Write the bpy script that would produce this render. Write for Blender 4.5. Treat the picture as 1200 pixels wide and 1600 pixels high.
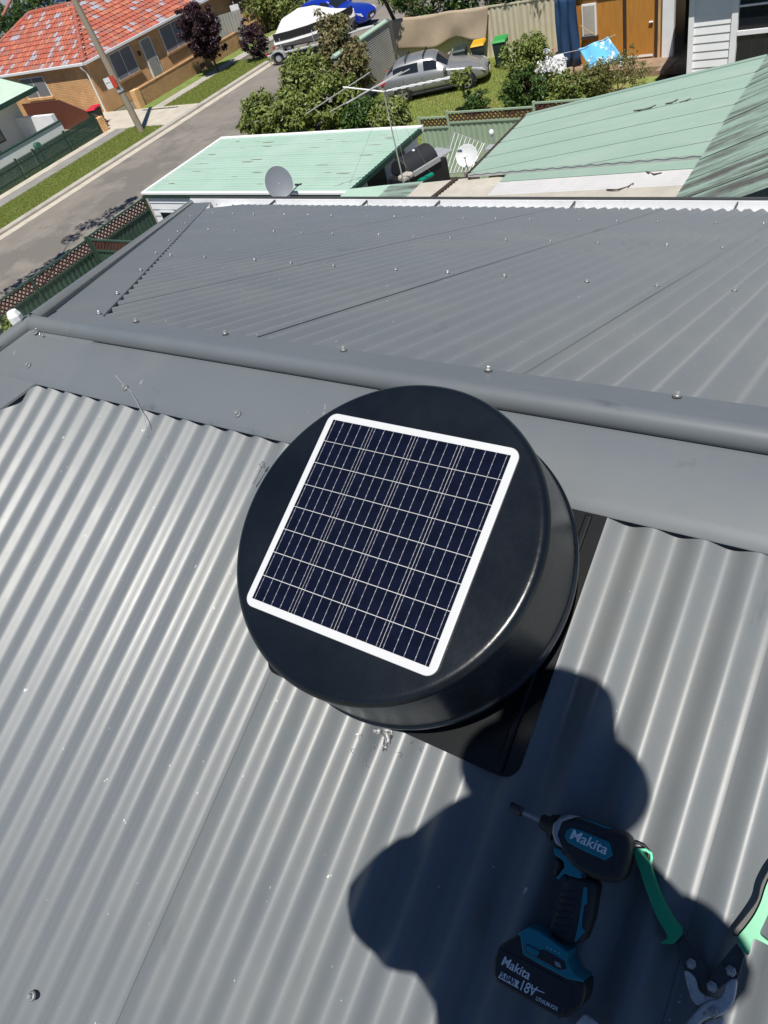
import bpy, bmesh, math, random
import numpy as np
from mathutils import Vector, Matrix
from math import sin, cos, tan, radians, pi, sqrt

# ---------------------------------------------------------------- scene, camera, sky, sun, exposure
sc = bpy.context.scene
for o in list(bpy.data.objects):
    bpy.data.objects.remove(o)
random.seed(7)
np.random.seed(7)
CAM_H = 9.2                                   # camera height above the street, metres
CAM = Vector((0, 0, CAM_H))
FPX = 1124.998                                # focal length in pixels of the 1200 x 1600 photograph
RIGHT = Vector((0.828106, 0.506034, -0.241256))
DOWN = Vector((0.225780, -0.695072, -0.682563))
FWD = Vector((-0.513089, 0.510762, -0.689847))
cam_data = bpy.data.cameras.new('camera')
cam = bpy.data.objects.new('camera', cam_data)
sc.collection.objects.link(cam)
cam.matrix_world = Matrix((
    (RIGHT.x, -DOWN.x, -FWD.x, CAM.x),
    (RIGHT.y, -DOWN.y, -FWD.y, CAM.y),
    (RIGHT.z, -DOWN.z, -FWD.z, CAM.z),
    (0, 0, 0, 1)))
cam_data.sensor_fit = 'VERTICAL'
cam_data.sensor_height = 36.0
cam_data.lens = FPX / 1600 * 36.0
cam_data.clip_start = 0.02
cam_data.clip_end = 1500
sc.camera = cam
sc.render.resolution_x, sc.render.resolution_y = 768, 1024

SUN_EL, SUN_AZ = radians(66), radians(150)    # azimuth clockwise from +Y
SUN_DIR = Vector((sin(SUN_AZ) * cos(SUN_EL), cos(SUN_AZ) * cos(SUN_EL), sin(SUN_EL)))
world = bpy.data.worlds.new('World')
sc.world = world
world.use_nodes = True
nt = world.node_tree
bg = nt.nodes['Background']
sky = nt.nodes.new('ShaderNodeTexSky')
sky.sky_type = 'NISHITA'
sky.sun_disc = False
sky.sun_elevation = SUN_EL
sky.sun_rotation = SUN_AZ
sky.altitude = 10
sky.air_density = 1.0
sky.dust_density = 0.0
sky.ozone_density = 10.0
nt.links.new(sky.outputs[0], bg.inputs[0])
bg.inputs[1].default_value = 0.05
sun_data = bpy.data.lights.new('sun', 'SUN')
sun_data.energy = 4.3
sun_data.angle = radians(0.53)
sun_data.color = (1.0, 0.955, 0.88)
sun = bpy.data.objects.new('sun', sun_data)
sc.collection.objects.link(sun)
sun.rotation_euler = (-SUN_DIR).to_track_quat('-Z', 'Y').to_euler()
sun.location = (5, -8, 40)
sc.view_settings.view_transform = 'Standard'
sc.view_settings.look = 'None'
sc.view_settings.gamma = 1
sc.view_settings.exposure = 0.3
sc.view_settings.use_curve_mapping = False
sc.cycles.max_bounces = 8
sc.cycles.use_denoising = True

# ---------------------------------------------------------------- helpers
WORLD_LOC = {}


def at_z(px, py, z):
    """Survey helper: the point at height z seen at photograph pixel (px, py)."""
    v = RIGHT * ((px - 600) / FPX) + DOWN * ((py - 800) / FPX) + FWD
    return CAM + v * ((z - CAM_H) / v.z)


def at_y(px, py, y):
    v = RIGHT * ((px - 600) / FPX) + DOWN * ((py - 800) / FPX) + FWD
    return CAM + v * (y / v.y)


def at_x(px, py, x):
    v = RIGHT * ((px - 600) / FPX) + DOWN * ((py - 800) / FPX) + FWD
    return CAM + v * (x / v.x)


def link(o, parent=None, local=False):
    sc.collection.objects.link(o)
    if parent is not None:
        o.parent = parent
        if not local:
            o.matrix_parent_inverse = Matrix.Translation(-WORLD_LOC.get(parent.name, Vector((0, 0, 0))))
    return o


def thing(name, label, cat, loc=(0, 0, 0), rotz=0, group=None):
    o = bpy.data.objects.new(name, None)
    sc.collection.objects.link(o)
    o.empty_display_size = 0.1
    o.location = loc
    o.rotation_euler = (0, 0, rotz)
    WORLD_LOC[o.name] = Vector(loc)
    tag(o, label, cat, group)
    return o


def tag(o, label, cat, group=None):
    o['label'] = label
    o['category'] = cat
    if group:
        o['group'] = group
    return o


def structure(o):
    o['kind'] = 'structure'
    return o


def part_empty(name, parent):
    o = bpy.data.objects.new(name, None)
    o.empty_display_size = 0.05
    link(o, parent)
    return o


class MB:
    """Collects simple solids and links them as one mesh object."""

    def __init__(self):
        self.v, self.f, self.m = [], [], []

    def add(self, vs, fs, m=0):
        o = len(self.v)
        self.v += [tuple(v) for v in vs]
        self.f += [[i + o for i in f] for f in fs]
        self.m += [m] * len(fs)
        return self

    def box(self, x0, x1, y0, y1, z0, z1, m=0):
        vs = [(x, y, z) for x in (x0, x1) for y in (y0, y1) for z in (z0, z1)]
        return self.add(vs, [(0, 1, 3, 2), (4, 6, 7, 5), (0, 4, 5, 1), (2, 3, 7, 6), (0, 2, 6, 4), (1, 5, 7, 3)], m)

    def obox(self, c, a, b, d, m=0):
        c, a, b, d = Vector(c), Vector(a), Vector(b), Vector(d)
        vs = [c + a * i + b * j + d * k for i in (-1, 1) for j in (-1, 1) for k in (-1, 1)]
        return self.add(vs, [(0, 1, 3, 2), (4, 6, 7, 5), (0, 4, 5, 1), (2, 3, 7, 6), (0, 2, 6, 4), (1, 5, 7, 3)], m)

    def prism(self, poly, O, U, V, N, h0, h1, m=0, inset=0.0):
        O, U, V, N = Vector(O), Vector(U), Vector(V), Vector(N)
        n = len(poly)
        top = poly
        if inset:
            cx = sum(p[0] for p in poly) / n
            cy = sum(p[1] for p in poly) / n
            top = []
            for p in poly:
                dx, dy = cx - p[0], cy - p[1]
                l = math.hypot(dx, dy) or 1
                top.append((p[0] + dx / l * inset, p[1] + dy / l * inset))
        vs = [O + U * p[0] + V * p[1] + N * h0 for p in poly] + [O + U * p[0] + V * p[1] + N * h1 for p in top]
        fs = [list(range(n))[::-1], list(range(n, 2 * n))] + [(i, (i + 1) % n, n + (i + 1) % n, n + i) for i in range(n)]
        return self.add(vs, fs, m)

    def tube(self, pts, r, n=8, m=0, cap=True):
        pts = [Vector(p) for p in pts]
        k = len(pts)
        rs = r if isinstance(r, (list, tuple)) else [r] * k
        vs, fs = [], []
        ref = None
        for i, p in enumerate(pts):
            t = (pts[min(i + 1, k - 1)] - pts[max(i - 1, 0)]).normalized()
            if ref is None:
                ref = Vector((0, 0, 1)) if abs(t.z) < 0.9 else Vector((1, 0, 0))
            a = (ref - t * ref.dot(t)).normalized()
            ref = a
            b = t.cross(a)
            for j in range(n):
                q = 2 * pi * j / n
                vs.append(p + (a * cos(q) + b * sin(q)) * rs[i])
        for i in range(k - 1):
            for j in range(n):
                fs.append((i * n + j, i * n + (j + 1) % n, (i + 1) * n + (j + 1) % n, (i + 1) * n + j))
        if cap:
            fs.append(list(range(n))[::-1])
            fs.append(list(range((k - 1) * n, k * n)))
        return self.add(vs, fs, m)

    def lathe(self, prof, O, U, V, N, n=48, m=0, closed=False):
        O, U, V, N = Vector(O), Vector(U), Vector(V), Vector(N)
        vs, fs = [], []
        for r, h in prof:
            for j in range(n):
                q = 2 * pi * j / n
                vs.append(O + (U * cos(q) + V * sin(q)) * max(r, 1e-5) + N * h)
        for i in range(len(prof) - 1):
            for j in range(n):
                fs.append((i * n + j, i * n + (j + 1) % n, (i + 1) * n + (j + 1) % n, (i + 1) * n + j))
        return self.add(vs, fs, m)

    def build(self, name, mats, parent=None, smooth=None, bevel=0, local=False, recalc=True, segs=2):
        me = bpy.data.meshes.new(name)
        me.from_pydata(self.v, [], self.f)
        if not isinstance(mats, (list, tuple)):
            mats = [mats]
        for mt in mats:
            me.materials.append(mt)
        if len(mats) > 1:
            me.polygons.foreach_set('material_index', self.m)
        if recalc:
            bm = bmesh.new()
            bm.from_mesh(me)
            bmesh.ops.recalc_face_normals(bm, faces=bm.faces)
            bm.to_mesh(me)
            bm.free()
        if smooth is not None:
            me.shade_smooth()
            if smooth < 180:
                me.set_sharp_from_angle(angle=radians(smooth))
        me.update()
        o = bpy.data.objects.new(name, me)
        link(o, parent, local)
        if bevel:
            md = o.modifiers.new('bevel', 'BEVEL')
            md.width = bevel
            md.segments = segs
            md.limit_method = 'ANGLE'
            md.angle_limit = radians(35)
        return o


def copy_mesh(src, parent, loc, rot=None, local=False, name=None):
    o = src.copy()
    o.name = name or src.name
    link(o, parent, local)
    o.location = loc
    if rot is not None:
        o.rotation_mode = 'QUATERNION'
        o.rotation_quaternion = rot
    return o


# ---------------------------------------------------------------- materials
def rgb(c):
    return (c[0], c[1], c[2], 1)


def mat(name, col, rough=0.6, metal=0.0, var=0.12, vscale=4.0, col2=None, c2scale=3.0, c2lo=0.5, c2hi=0.65,
        bump=0.0, bscale=60.0, spec=0.5, coat=0.0, stretch=None, rvar=0.0, trans=0.0, sheen=0.0):
    m = bpy.data.materials.new(name)
    m.use_nodes = True
    n, l = m.node_tree.nodes, m.node_tree.links
    b = n['Principled BSDF']
    b.inputs['Roughness'].default_value = rough
    b.inputs['Metallic'].default_value = metal
    b.inputs['Specular IOR Level'].default_value = spec
    b.inputs['Coat Weight'].default_value = coat
    if sheen:
        b.inputs['Sheen Weight'].default_value = sheen
        b.inputs['Sheen Roughness'].default_value = 0.4
    if trans:
        b.inputs['Transmission Weight'].default_value = trans
    tc = n.new('ShaderNodeTexCoord')
    src = tc.outputs['Object']
    if stretch:
        mp = n.new('ShaderNodeMapping')
        mp.inputs['Scale'].default_value = stretch
        l.new(src, mp.inputs[0])
        src = mp.outputs[0]
    ns = n.new('ShaderNodeTexNoise')
    ns.inputs['Scale'].default_value = vscale
    ns.inputs['Detail'].default_value = 8
    ns.inputs['Roughness'].default_value = 0.65
    l.new(src, ns.inputs['Vector'])
    mr = n.new('ShaderNodeMapRange')
    mr.inputs[1].default_value, mr.inputs[2].default_value = 0.3, 0.7
    mr.inputs[3].default_value, mr.inputs[4].default_value = 1 - var, 1 + var
    l.new(ns.outputs['Fac'], mr.inputs[0])
    mx = n.new('ShaderNodeMix')
    mx.data_type = 'RGBA'
    mx.blend_type = 'MULTIPLY'
    mx.inputs[0].default_value = 1
    mx.inputs[6].default_value = rgb(col)
    l.new(mr.outputs[0], mx.inputs[7])
    out = mx.outputs[2]
    if col2:
        n2 = n.new('ShaderNodeTexNoise')
        n2.inputs['Scale'].default_value = c2scale
        n2.inputs['Detail'].default_value = 10
        n2.inputs['Roughness'].default_value = 0.7
        l.new(src, n2.inputs['Vector'])
        m2 = n.new('ShaderNodeMapRange')
        m2.inputs[1].default_value, m2.inputs[2].default_value = c2lo, c2hi
        l.new(n2.outputs['Fac'], m2.inputs[0])
        x2 = n.new('ShaderNodeMix')
        x2.data_type = 'RGBA'
        l.new(m2.outputs[0], x2.inputs[0])
        l.new(out, x2.inputs[6])
        x2.inputs[7].default_value = rgb(col2)
        out = x2.outputs[2]
    l.new(out, b.inputs['Base Color'])
    if rvar:
        r2 = n.new('ShaderNodeMapRange')
        r2.inputs[1].default_value, r2.inputs[2].default_value = 0.3, 0.7
        r2.inputs[3].default_value, r2.inputs[4].default_value = rough - rvar, rough + rvar
        l.new(ns.outputs['Fac'], r2.inputs[0])
        l.new(r2.outputs[0], b.inputs['Roughness'])
    if bump:
        nb = n.new('ShaderNodeTexNoise')
        nb.inputs['Scale'].default_value = bscale
        nb.inputs['Detail'].default_value = 6
        l.new(src, nb.inputs['Vector'])
        bp = n.new('ShaderNodeBump')
        bp.inputs['Strength'].default_value = bump
        bp.inputs['Distance'].default_value = 0.02
        l.new(nb.outputs['Fac'], bp.inputs['Height'])
        l.new(bp.outputs[0], b.inputs['Normal'])
    return m


def brick_mat(name, c1, c2, mortar, sx=1.0, rot=None):
    m = bpy.data.materials.new(name)
    m.use_nodes = True
    n, l = m.node_tree.nodes, m.node_tree.links
    b = n['Principled BSDF']
    b.inputs['Roughness'].default_value = 0.85
    tc = n.new('ShaderNodeTexCoord')
    # brick courses on walls that face -Y and +X alike: use x + y along the wall, z up
    sp = n.new('ShaderNodeSeparateXYZ')
    ad = n.new('ShaderNodeMath')
    cb = n.new('ShaderNodeCombineXYZ')
    l.new(tc.outputs['Object'], sp.inputs[0])
    l.new(sp.outputs[0], ad.inputs[0])
    l.new(sp.outputs[1], ad.inputs[1])
    l.new(ad.outputs[0], cb.inputs[0])
    l.new(sp.outputs[2], cb.inputs[1])
    br = n.new('ShaderNodeTexBrick')
    br.inputs['Color1'].default_value = rgb(c1)
    br.inputs['Color2'].default_value = rgb(c2)
    br.inputs['Mortar'].default_value = rgb(mortar)
    br.inputs['Scale'].default_value = 1.0
    br.inputs['Mortar Size'].default_value = 0.013
    br.inputs['Brick Width'].default_value = 0.24
    br.inputs['Row Height'].default_value = 0.086
    l.new(cb.outputs[0], br.inputs['Vector'])
    ns = n.new('ShaderNodeTexNoise')
    ns.inputs['Scale'].default_value = 1.5
    ns.inputs['Detail'].default_value = 8
    l.new(tc.outputs['Object'], ns.inputs['Vector'])
    mr = n.new('ShaderNodeMapRange')
    mr.inputs[1].default_value, mr.inputs[2].default_value = 0.3, 0.7
    mr.inputs[3].default_value, mr.inputs[4].default_value = 0.82, 1.15
    l.new(ns.outputs['Fac'], mr.inputs[0])
    mx = n.new('ShaderNodeMix')
    mx.data_type = 'RGBA'
    mx.blend_type = 'MULTIPLY'
    mx.inputs[0].default_value = 1
    l.new(br.outputs[0], mx.inputs[6])
    l.new(mr.outputs[0], mx.inputs[7])
    l.new(mx.outputs[2], b.inputs['Base Color'])
    bp = n.new('ShaderNodeBump')
    bp.inputs['Strength'].default_value = 0.5
    bp.inputs['Distance'].default_value = 0.008
    bp.invert = True
    l.new(br.outputs['Fac'], bp.inputs['Height'])
    l.new(bp.outputs[0], b.inputs['Normal'])
    return m


def leaf_mat(name, ca, cb, rough=0.45, trans=0.25):
    m = bpy.data.materials.new(name)
    m.use_nodes = True
    n, l = m.node_tree.nodes, m.node_tree.links
    b = n['Principled BSDF']
    b.inputs['Roughness'].default_value = rough
    b.inputs['Specular IOR Level'].default_value = 0.4
    at = n.new('ShaderNodeAttribute')
    at.attribute_name = 'tint'
    mx = n.new('ShaderNodeMix')
    mx.data_type = 'RGBA'
    mx.inputs[6].default_value = rgb(ca)
    mx.inputs[7].default_value = rgb(cb)
    l.new(at.outputs['Fac'], mx.inputs[0])
    l.new(mx.outputs[2], b.inputs['Base Color'])
    tr = n.new('ShaderNodeBsdfTranslucent')
    l.new(mx.outputs[2], tr.inputs[0])
    ms = n.new('ShaderNodeMixShader')
    ms.inputs[0].default_value = trans
    l.new(b.outputs[0], ms.inputs[1])
    l.new(tr.outputs[0], ms.inputs[2])
    l.new(ms.outputs[0], n['Material Output'].inputs[0])
    return m


M = {}
def steel_mat(name, col, rough, along, sheen=0.14):
    """Prepainted steel: slight mottling, dust film, dark rub marks drawn out along the ribs, pale scratches."""
    m = mat(name, col, rough=rough, var=0.05, vscale=2.2, bump=0.02, bscale=9, rvar=0.05, spec=0.42, sheen=sheen,
            col2=(col[0] * 1.25 + 0.01, col[1] * 1.18 + 0.008, col[2] * 1.08), c2scale=1.4, c2lo=0.50, c2hi=0.85)
    n, l = m.node_tree.nodes, m.node_tree.links
    b = n['Principled BSDF']
    src = b.inputs['Base Color'].links[0].from_socket
    tc = n.new('ShaderNodeTexCoord')

    def layer(src, scale, stretch, lo, hi, colour, strength, detail=6):
        mp = n.new('ShaderNodeMapping')
        mp.inputs['Scale'].default_value = stretch
        l.new(tc.outputs['Object'], mp.inputs[0])
        ns = n.new('ShaderNodeTexNoise')
        ns.inputs['Scale'].default_value = scale
        ns.inputs['Detail'].default_value = detail
        ns.inputs['Roughness'].default_value = 0.7
        l.new(mp.outputs[0], ns.inputs['Vector'])
        mr = n.new('ShaderNodeMapRange')
        mr.inputs[1].default_value, mr.inputs[2].default_value = lo, hi
        mr.inputs[3].default_value, mr.inputs[4].default_value = 0.0, strength
        l.new(ns.outputs['Fac'], mr.inputs[0])
        mx = n.new('ShaderNodeMix')
        mx.data_type = 'RGBA'
        l.new(mr.outputs[0], mx.inputs[0])
        l.new(src, mx.inputs[6])
        mx.inputs[7].default_value = rgb(colour)
        return mx.outputs[2]

    st = (1.0, 0.22, 0.22) if along else (0.6, 1.0, 1.0)
    src = layer(src, 5.0, st, 0.63, 0.70, (col[0] * .62, col[1] * .62, col[2] * .62), 0.75)
    src = layer(src, 16.0, (1.0, 0.5, 0.5), 0.68, 0.72, (0.34, 0.35, 0.35), 0.55)
    if along:
        src = layer(src, 70.0, (1.0, 0.6, 0.6), 0.735, 0.76, (0.55, 0.55, 0.54), 0.8, 2)
    l.new(src, b.inputs['Base Color'])
    return m


M['steel_grey'] = steel_mat('painted steel grey', (0.146, 0.162, 0.174), 0.40, True, 0.45)
M['cap_grey'] = steel_mat('painted flashing grey', (0.126, 0.143, 0.158), 0.46, False, 0.2)
M['gutter_white'] = mat('gutter inside white', (0.84, 0.85, 0.86), rough=0.5, var=0.08, vscale=3, col2=(0.45, 0.44, 0.40), c2scale=5, c2lo=0.6, c2hi=0.75)
M['dark_metal'] = mat('dark gutter bead', (0.05, 0.055, 0.06), rough=0.45)
M['zinc'] = mat('zinc screw', (0.36, 0.38, 0.39), rough=0.38, metal=0.45, var=0.2, vscale=60)
M['rubber'] = mat('rubber washer', (0.10, 0.10, 0.10), rough=0.8)
M['black_hood'] = mat('black powder coat', (0.0050, 0.0075, 0.0110), rough=0.27, var=0.25, vscale=6, bump=0.02, bscale=120, rvar=0.06)
M['black_base'] = mat('black base flashing', (0.006, 0.007, 0.008), rough=0.36, var=0.2, vscale=8, spec=0.3)
M['backsheet'] = mat('white backsheet', (0.57, 0.58, 0.59), rough=0.32, var=0.03)
M['cell'] = mat('solar cell', (0.0045, 0.006, 0.016), rough=0.12, var=0.3, vscale=30, spec=0.35)
M['busbar'] = mat('busbar silver', (0.33, 0.34, 0.37), rough=0.35, var=0.35, vscale=160)
M['pvc'] = mat('white pvc', (0.78, 0.78, 0.77), rough=0.4, var=0.04)
M['foil'] = mat('crumpled foil', (0.60, 0.61, 0.61), rough=0.25, metal=1.0, var=0.3, vscale=80, bump=0.6, bscale=200)
M['wall_render'] = mat('rendered wall', (0.45, 0.44, 0.42), rough=0.9)
M['asphalt'] = mat('asphalt', (0.225, 0.203, 0.176), rough=0.9, var=0.14, vscale=0.7, col2=(0.165, 0.150, 0.134), c2scale=0.30, c2lo=0.50, c2hi=0.58, bump=0.4, bscale=50)
M['concrete'] = mat('concrete', (0.42, 0.39, 0.34), rough=0.9, var=0.15, vscale=1.5, col2=(0.30, 0.28, 0.25), c2scale=0.9, c2lo=0.5, c2hi=0.7)
M['concrete_pale'] = mat('pale concrete', (0.52, 0.47, 0.39), rough=0.9, var=0.12, vscale=2, col2=(0.40, 0.36, 0.30), c2scale=1.2, c2lo=0.52, c2hi=0.7)
M['path_grey'] = mat('worn asphalt path', (0.26, 0.25, 0.235), rough=0.9, var=0.18, vscale=1.3)
M['turf'] = mat('turf', (0.16, 0.23, 0.05), rough=0.9, var=0.3, vscale=3.5, col2=(0.20, 0.20, 0.06), c2scale=1.1, c2lo=0.48, c2hi=0.65, bump=0.8, bscale=25)
M['lawn'] = mat('lawn', (0.20, 0.25, 0.06), rough=0.9, var=0.25, vscale=3, col2=(0.26, 0.23, 0.085), c2scale=0.9, c2lo=0.5, c2hi=0.62, bump=0.8, bscale=25)
M['soil'] = mat('soil', (0.16, 0.125, 0.09), rough=0.95, var=0.3, vscale=2)
M['ground'] = mat('ground', (0.15, 0.14, 0.09), rough=0.95, var=0.25, vscale=0.4)
M['terrace'] = mat('brown paving', (0.30, 0.205, 0.14), rough=0.9, var=0.25, vscale=3)
M['brick'] = brick_mat('orange brick', (0.84, 0.50, 0.235), (0.74, 0.41, 0.175), (0.46, 0.29, 0.15))
M['brick_old'] = brick_mat('weathered orange brick', (0.58, 0.33, 0.145), (0.42, 0.23, 0.11), (0.30, 0.20, 0.12))
M['tile_red'] = mat('red roof tile', (0.41, 0.110, 0.070), rough=0.75, var=0.25, vscale=2.5)
M['tile_orange'] = mat('orange roof tile', (0.47, 0.165, 0.10), rough=0.75, var=0.2, vscale=2.5)
M['tile_dull'] = mat('dull roof tile', (0.34, 0.135, 0.105), rough=0.8, var=0.2, vscale=2.5)
M['tile_grey'] = mat('faded grey roof tile', (0.37, 0.34, 0.385), rough=0.8, var=0.15, vscale=4)
M['white_paint'] = mat('white paint', (0.84, 0.85, 0.86), rough=0.5, var=0.04, vscale=2)
M['cream_paint'] = mat('off white paint', (0.66, 0.65, 0.61), rough=0.8, var=0.06, vscale=1)
M['glass_dark'] = mat('dark window glass', (0.015, 0.018, 0.022), rough=0.05, var=0.1, spec=0.8)
M['curtain'] = mat('pale curtain', (0.20, 0.21, 0.22), rough=0.8, var=0.2, vscale=6, stretch=(6, 6, 0.3))
M['dark_green'] = mat('dark green paint', (0.018, 0.055, 0.040), rough=0.5, var=0.15, vscale=3)
M['fence_green'] = mat('green fence steel', (0.042, 0.085, 0.060), rough=0.55, var=0.12, vscale=2)  # darkened evenly: the shade over the left fences is put into the colour
M['pale_green'] = mat('pale green steel', (0.35, 0.50, 0.41), rough=0.55, var=0.05, vscale=1.2, col2=(0.40, 0.53, 0.45), c2scale=0.8, c2lo=0.45, c2hi=0.7)
M['sage_fence'] = mat('sage fence steel', (0.30, 0.40, 0.275), rough=0.6, var=0.06, vscale=2)
M['roof_stain'] = mat('rust leaf stain', (0.22, 0.22, 0.13), rough=0.8, var=0.3, vscale=9)
M['mint_roof'] = mat('weathered mint steel', (0.275, 0.385, 0.318), rough=0.55, var=0.05, vscale=0.9, col2=(0.32, 0.405, 0.35), c2scale=1.6, c2lo=0.5, c2hi=0.7, stretch=(0.5, 2.0, 1))
M['grimy_roof'] = mat('grimy green steel', (0.25, 0.35, 0.29), rough=0.65, var=0.15, vscale=3, col2=(0.085, 0.085, 0.08), c2scale=2.2, c2lo=0.44, c2hi=0.62, stretch=(0.25, 2.2, 0.25))
M['poly_white'] = mat('white polycarbonate', (0.56, 0.555, 0.55), rough=0.45, var=0.07, vscale=2)
M['poly_cream'] = mat('aged cream polycarbonate', (0.46, 0.43, 0.37), rough=0.5, var=0.12, vscale=2, col2=(0.36, 0.34, 0.29), c2scale=3, c2lo=0.58, c2hi=0.75)
M['lattice'] = mat('redwood lattice', (0.095, 0.035, 0.026), rough=0.7, var=0.3, vscale=5)  # darkened too: the left fence's shade is put into the lattice colour
M['brown_fence'] = mat('brown fence steel', (0.155, 0.055, 0.038), rough=0.5, var=0.08)
M['cream_fence'] = mat('cream fence steel', (0.60, 0.54, 0.40), rough=0.6, var=0.06)
M['grey_fence'] = mat('grey fence steel', (0.30, 0.31, 0.28), rough=0.6, var=0.08)
M['tan_timber'] = mat('tan timber', (0.55, 0.36, 0.17), rough=0.8, var=0.25, vscale=4, stretch=(4, 4, 0.5))
M['shade_cloth'] = mat('beige shade cloth', (0.43, 0.34, 0.245), rough=0.95, var=0.1, vscale=2)
M['iron'] = mat('old corrugated iron', (0.40, 0.39, 0.37), rough=0.55, var=0.15, vscale=1.5)
M['ply'] = mat('varnished orange ply', (0.50, 0.225, 0.045), rough=0.45, var=0.15, vscale=3, stretch=(5, 5, 0.6))
M['dark_timber'] = mat('dark timber', (0.045, 0.028, 0.020), rough=0.8)
M['pole_wood'] = mat('weathered hardwood pole', (0.30, 0.255, 0.195), rough=0.9, var=0.2, vscale=6, stretch=(6, 6, 0.4))
M['sign_red'] = mat('sign red', (0.62, 0.075, 0.045), rough=0.5, var=0.06)
M['car_silver'] = mat('silver car paint', (0.29, 0.30, 0.31), rough=0.36, metal=0.35, var=0.03, coat=0.6)
M['car_blue'] = mat('blue car paint', (0.008, 0.035, 0.42), rough=0.25, metal=0.2, var=0.03, coat=0.8)
M['black_plastic'] = mat('black plastic', (0.016, 0.016, 0.018), rough=0.5)
M['tyre'] = mat('tyre rubber', (0.018, 0.018, 0.018), rough=0.85)
M['alloy'] = mat('alloy wheel', (0.70, 0.71, 0.72), rough=0.25, metal=0.8, var=0.05)
M['lamp_glass'] = mat('lamp glass', (0.55, 0.56, 0.58), rough=0.1, spec=0.8)
M['boat_cover'] = mat('white boat canvas', (0.70, 0.70, 0.69), rough=0.8, var=0.07, vscale=4)
M['boat_hull'] = mat('grey boat hull', (0.33, 0.32, 0.30), rough=0.35, var=0.06)
M['galv'] = mat('galvanised steel', (0.60, 0.61, 0.62), rough=0.45, metal=0.5, var=0.12, vscale=8)
M['bin_green'] = mat('dark green bin', (0.015, 0.03, 0.025), rough=0.5)
M['lid_yellow'] = mat('yellow bin lid', (0.65, 0.36, 0.01), rough=0.5)
M['lid_green'] = mat('green bin lid', (0.03, 0.32, 0.07), rough=0.5)
M['lid_red'] = mat('red bin lid', (0.58, 0.025, 0.05), rough=0.5)
M['tarp_blue'] = mat('blue tarpaulin', (0.018, 0.055, 0.135), rough=0.6, var=0.2, vscale=3)
M['cloth_white'] = mat('white cotton', (0.80, 0.80, 0.82), rough=0.95, var=0.05)
M['towel'] = mat('sky blue towel with white clouds', (0.14, 0.50, 0.80), rough=0.95, var=0.08, vscale=5, col2=(0.82, 0.84, 0.85), c2scale=1.7, c2lo=0.52, c2hi=0.56)
M['bark'] = mat('bark', (0.10, 0.075, 0.055), rough=0.95, var=0.3, vscale=9, bump=0.6, bscale=30)
M['alu'] = mat('weathered aluminium', (0.62, 0.62, 0.60), rough=0.4, metal=0.7, var=0.1)
M['dish_grey'] = mat('grey dish', (0.185, 0.205, 0.235), rough=0.5, var=0.05)
M['dish_mesh'] = mat('pale dish', (0.55, 0.57, 0.57), rough=0.5, var=0.1)
M['teal'] = mat('teal plastic', (0.0, 0.185, 0.245), rough=0.42, var=0.05)
M['tool_black'] = mat('black tool rubber', (0.020, 0.021, 0.023), rough=0.6, var=0.15, vscale=60, bump=0.1, bscale=300)
M['tool_grey'] = mat('grey tool steel', (0.34, 0.34, 0.35), rough=0.4, metal=0.5, var=0.15, vscale=40)
M['jaw_steel'] = mat('worn jaw steel', (0.55, 0.54, 0.53), rough=0.42, metal=0.35, var=0.3, vscale=60, col2=(0.12, 0.11, 0.10), c2scale=60, c2lo=0.55, c2hi=0.65)
M['arm_steel'] = mat('blackened arm steel', (0.055, 0.055, 0.06), rough=0.45, metal=0.3, var=0.3, vscale=60)
M['grip_green'] = mat('green grip', (0.006, 0.34, 0.155), rough=0.34, var=0.06, vscale=30)
M['print_white'] = mat('white print', (0.80, 0.80, 0.82), rough=0.5, var=0.02)
M['skin'] = mat('skin', (0.50, 0.30, 0.22), rough=0.55, var=0.05)
M['shirt'] = mat('navy work shirt', (0.03, 0.045, 0.09), rough=0.9, var=0.1)
M['trousers'] = mat('dark work trousers', (0.035, 0.035, 0.04), rough=0.9, var=0.1)
M['hat'] = mat('khaki hat', (0.24, 0.20, 0.14), rough=0.95, var=0.1)
M['pv_blue'] = mat('far solar panel', (0.02, 0.03, 0.075), rough=0.12, var=0.1)
M['roof_far'] = mat('far grey roof', (0.22, 0.23, 0.24), rough=0.6)
M['leaf_a'] = leaf_mat('shrub leaf', (0.075, 0.125, 0.022), (0.31, 0.35, 0.10))
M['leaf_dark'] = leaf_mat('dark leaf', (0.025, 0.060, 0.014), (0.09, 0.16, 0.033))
M['leaf_plum'] = leaf_mat('plum leaf', (0.014, 0.007, 0.010), (0.060, 0.022, 0.032), trans=0.12)
M['leaf_red'] = leaf_mat('bronze leaf', (0.10, 0.15, 0.035), (0.30, 0.21, 0.12))
M['leaf_olive'] = leaf_mat('olive leaf', (0.09, 0.11, 0.03), (0.26, 0.25, 0.08))
M['petal'] = leaf_mat('white petal', (0.65, 0.65, 0.66), (0.85, 0.85, 0.85), trans=0.1)

# ---------------------------------------------------------------- ground, road, paths
def slab(name, x0, x1, y0, y1, z0, z1, m):
    return structure(MB().box(x0, x1, y0, y1, z0, z1).build(name, m))


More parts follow.
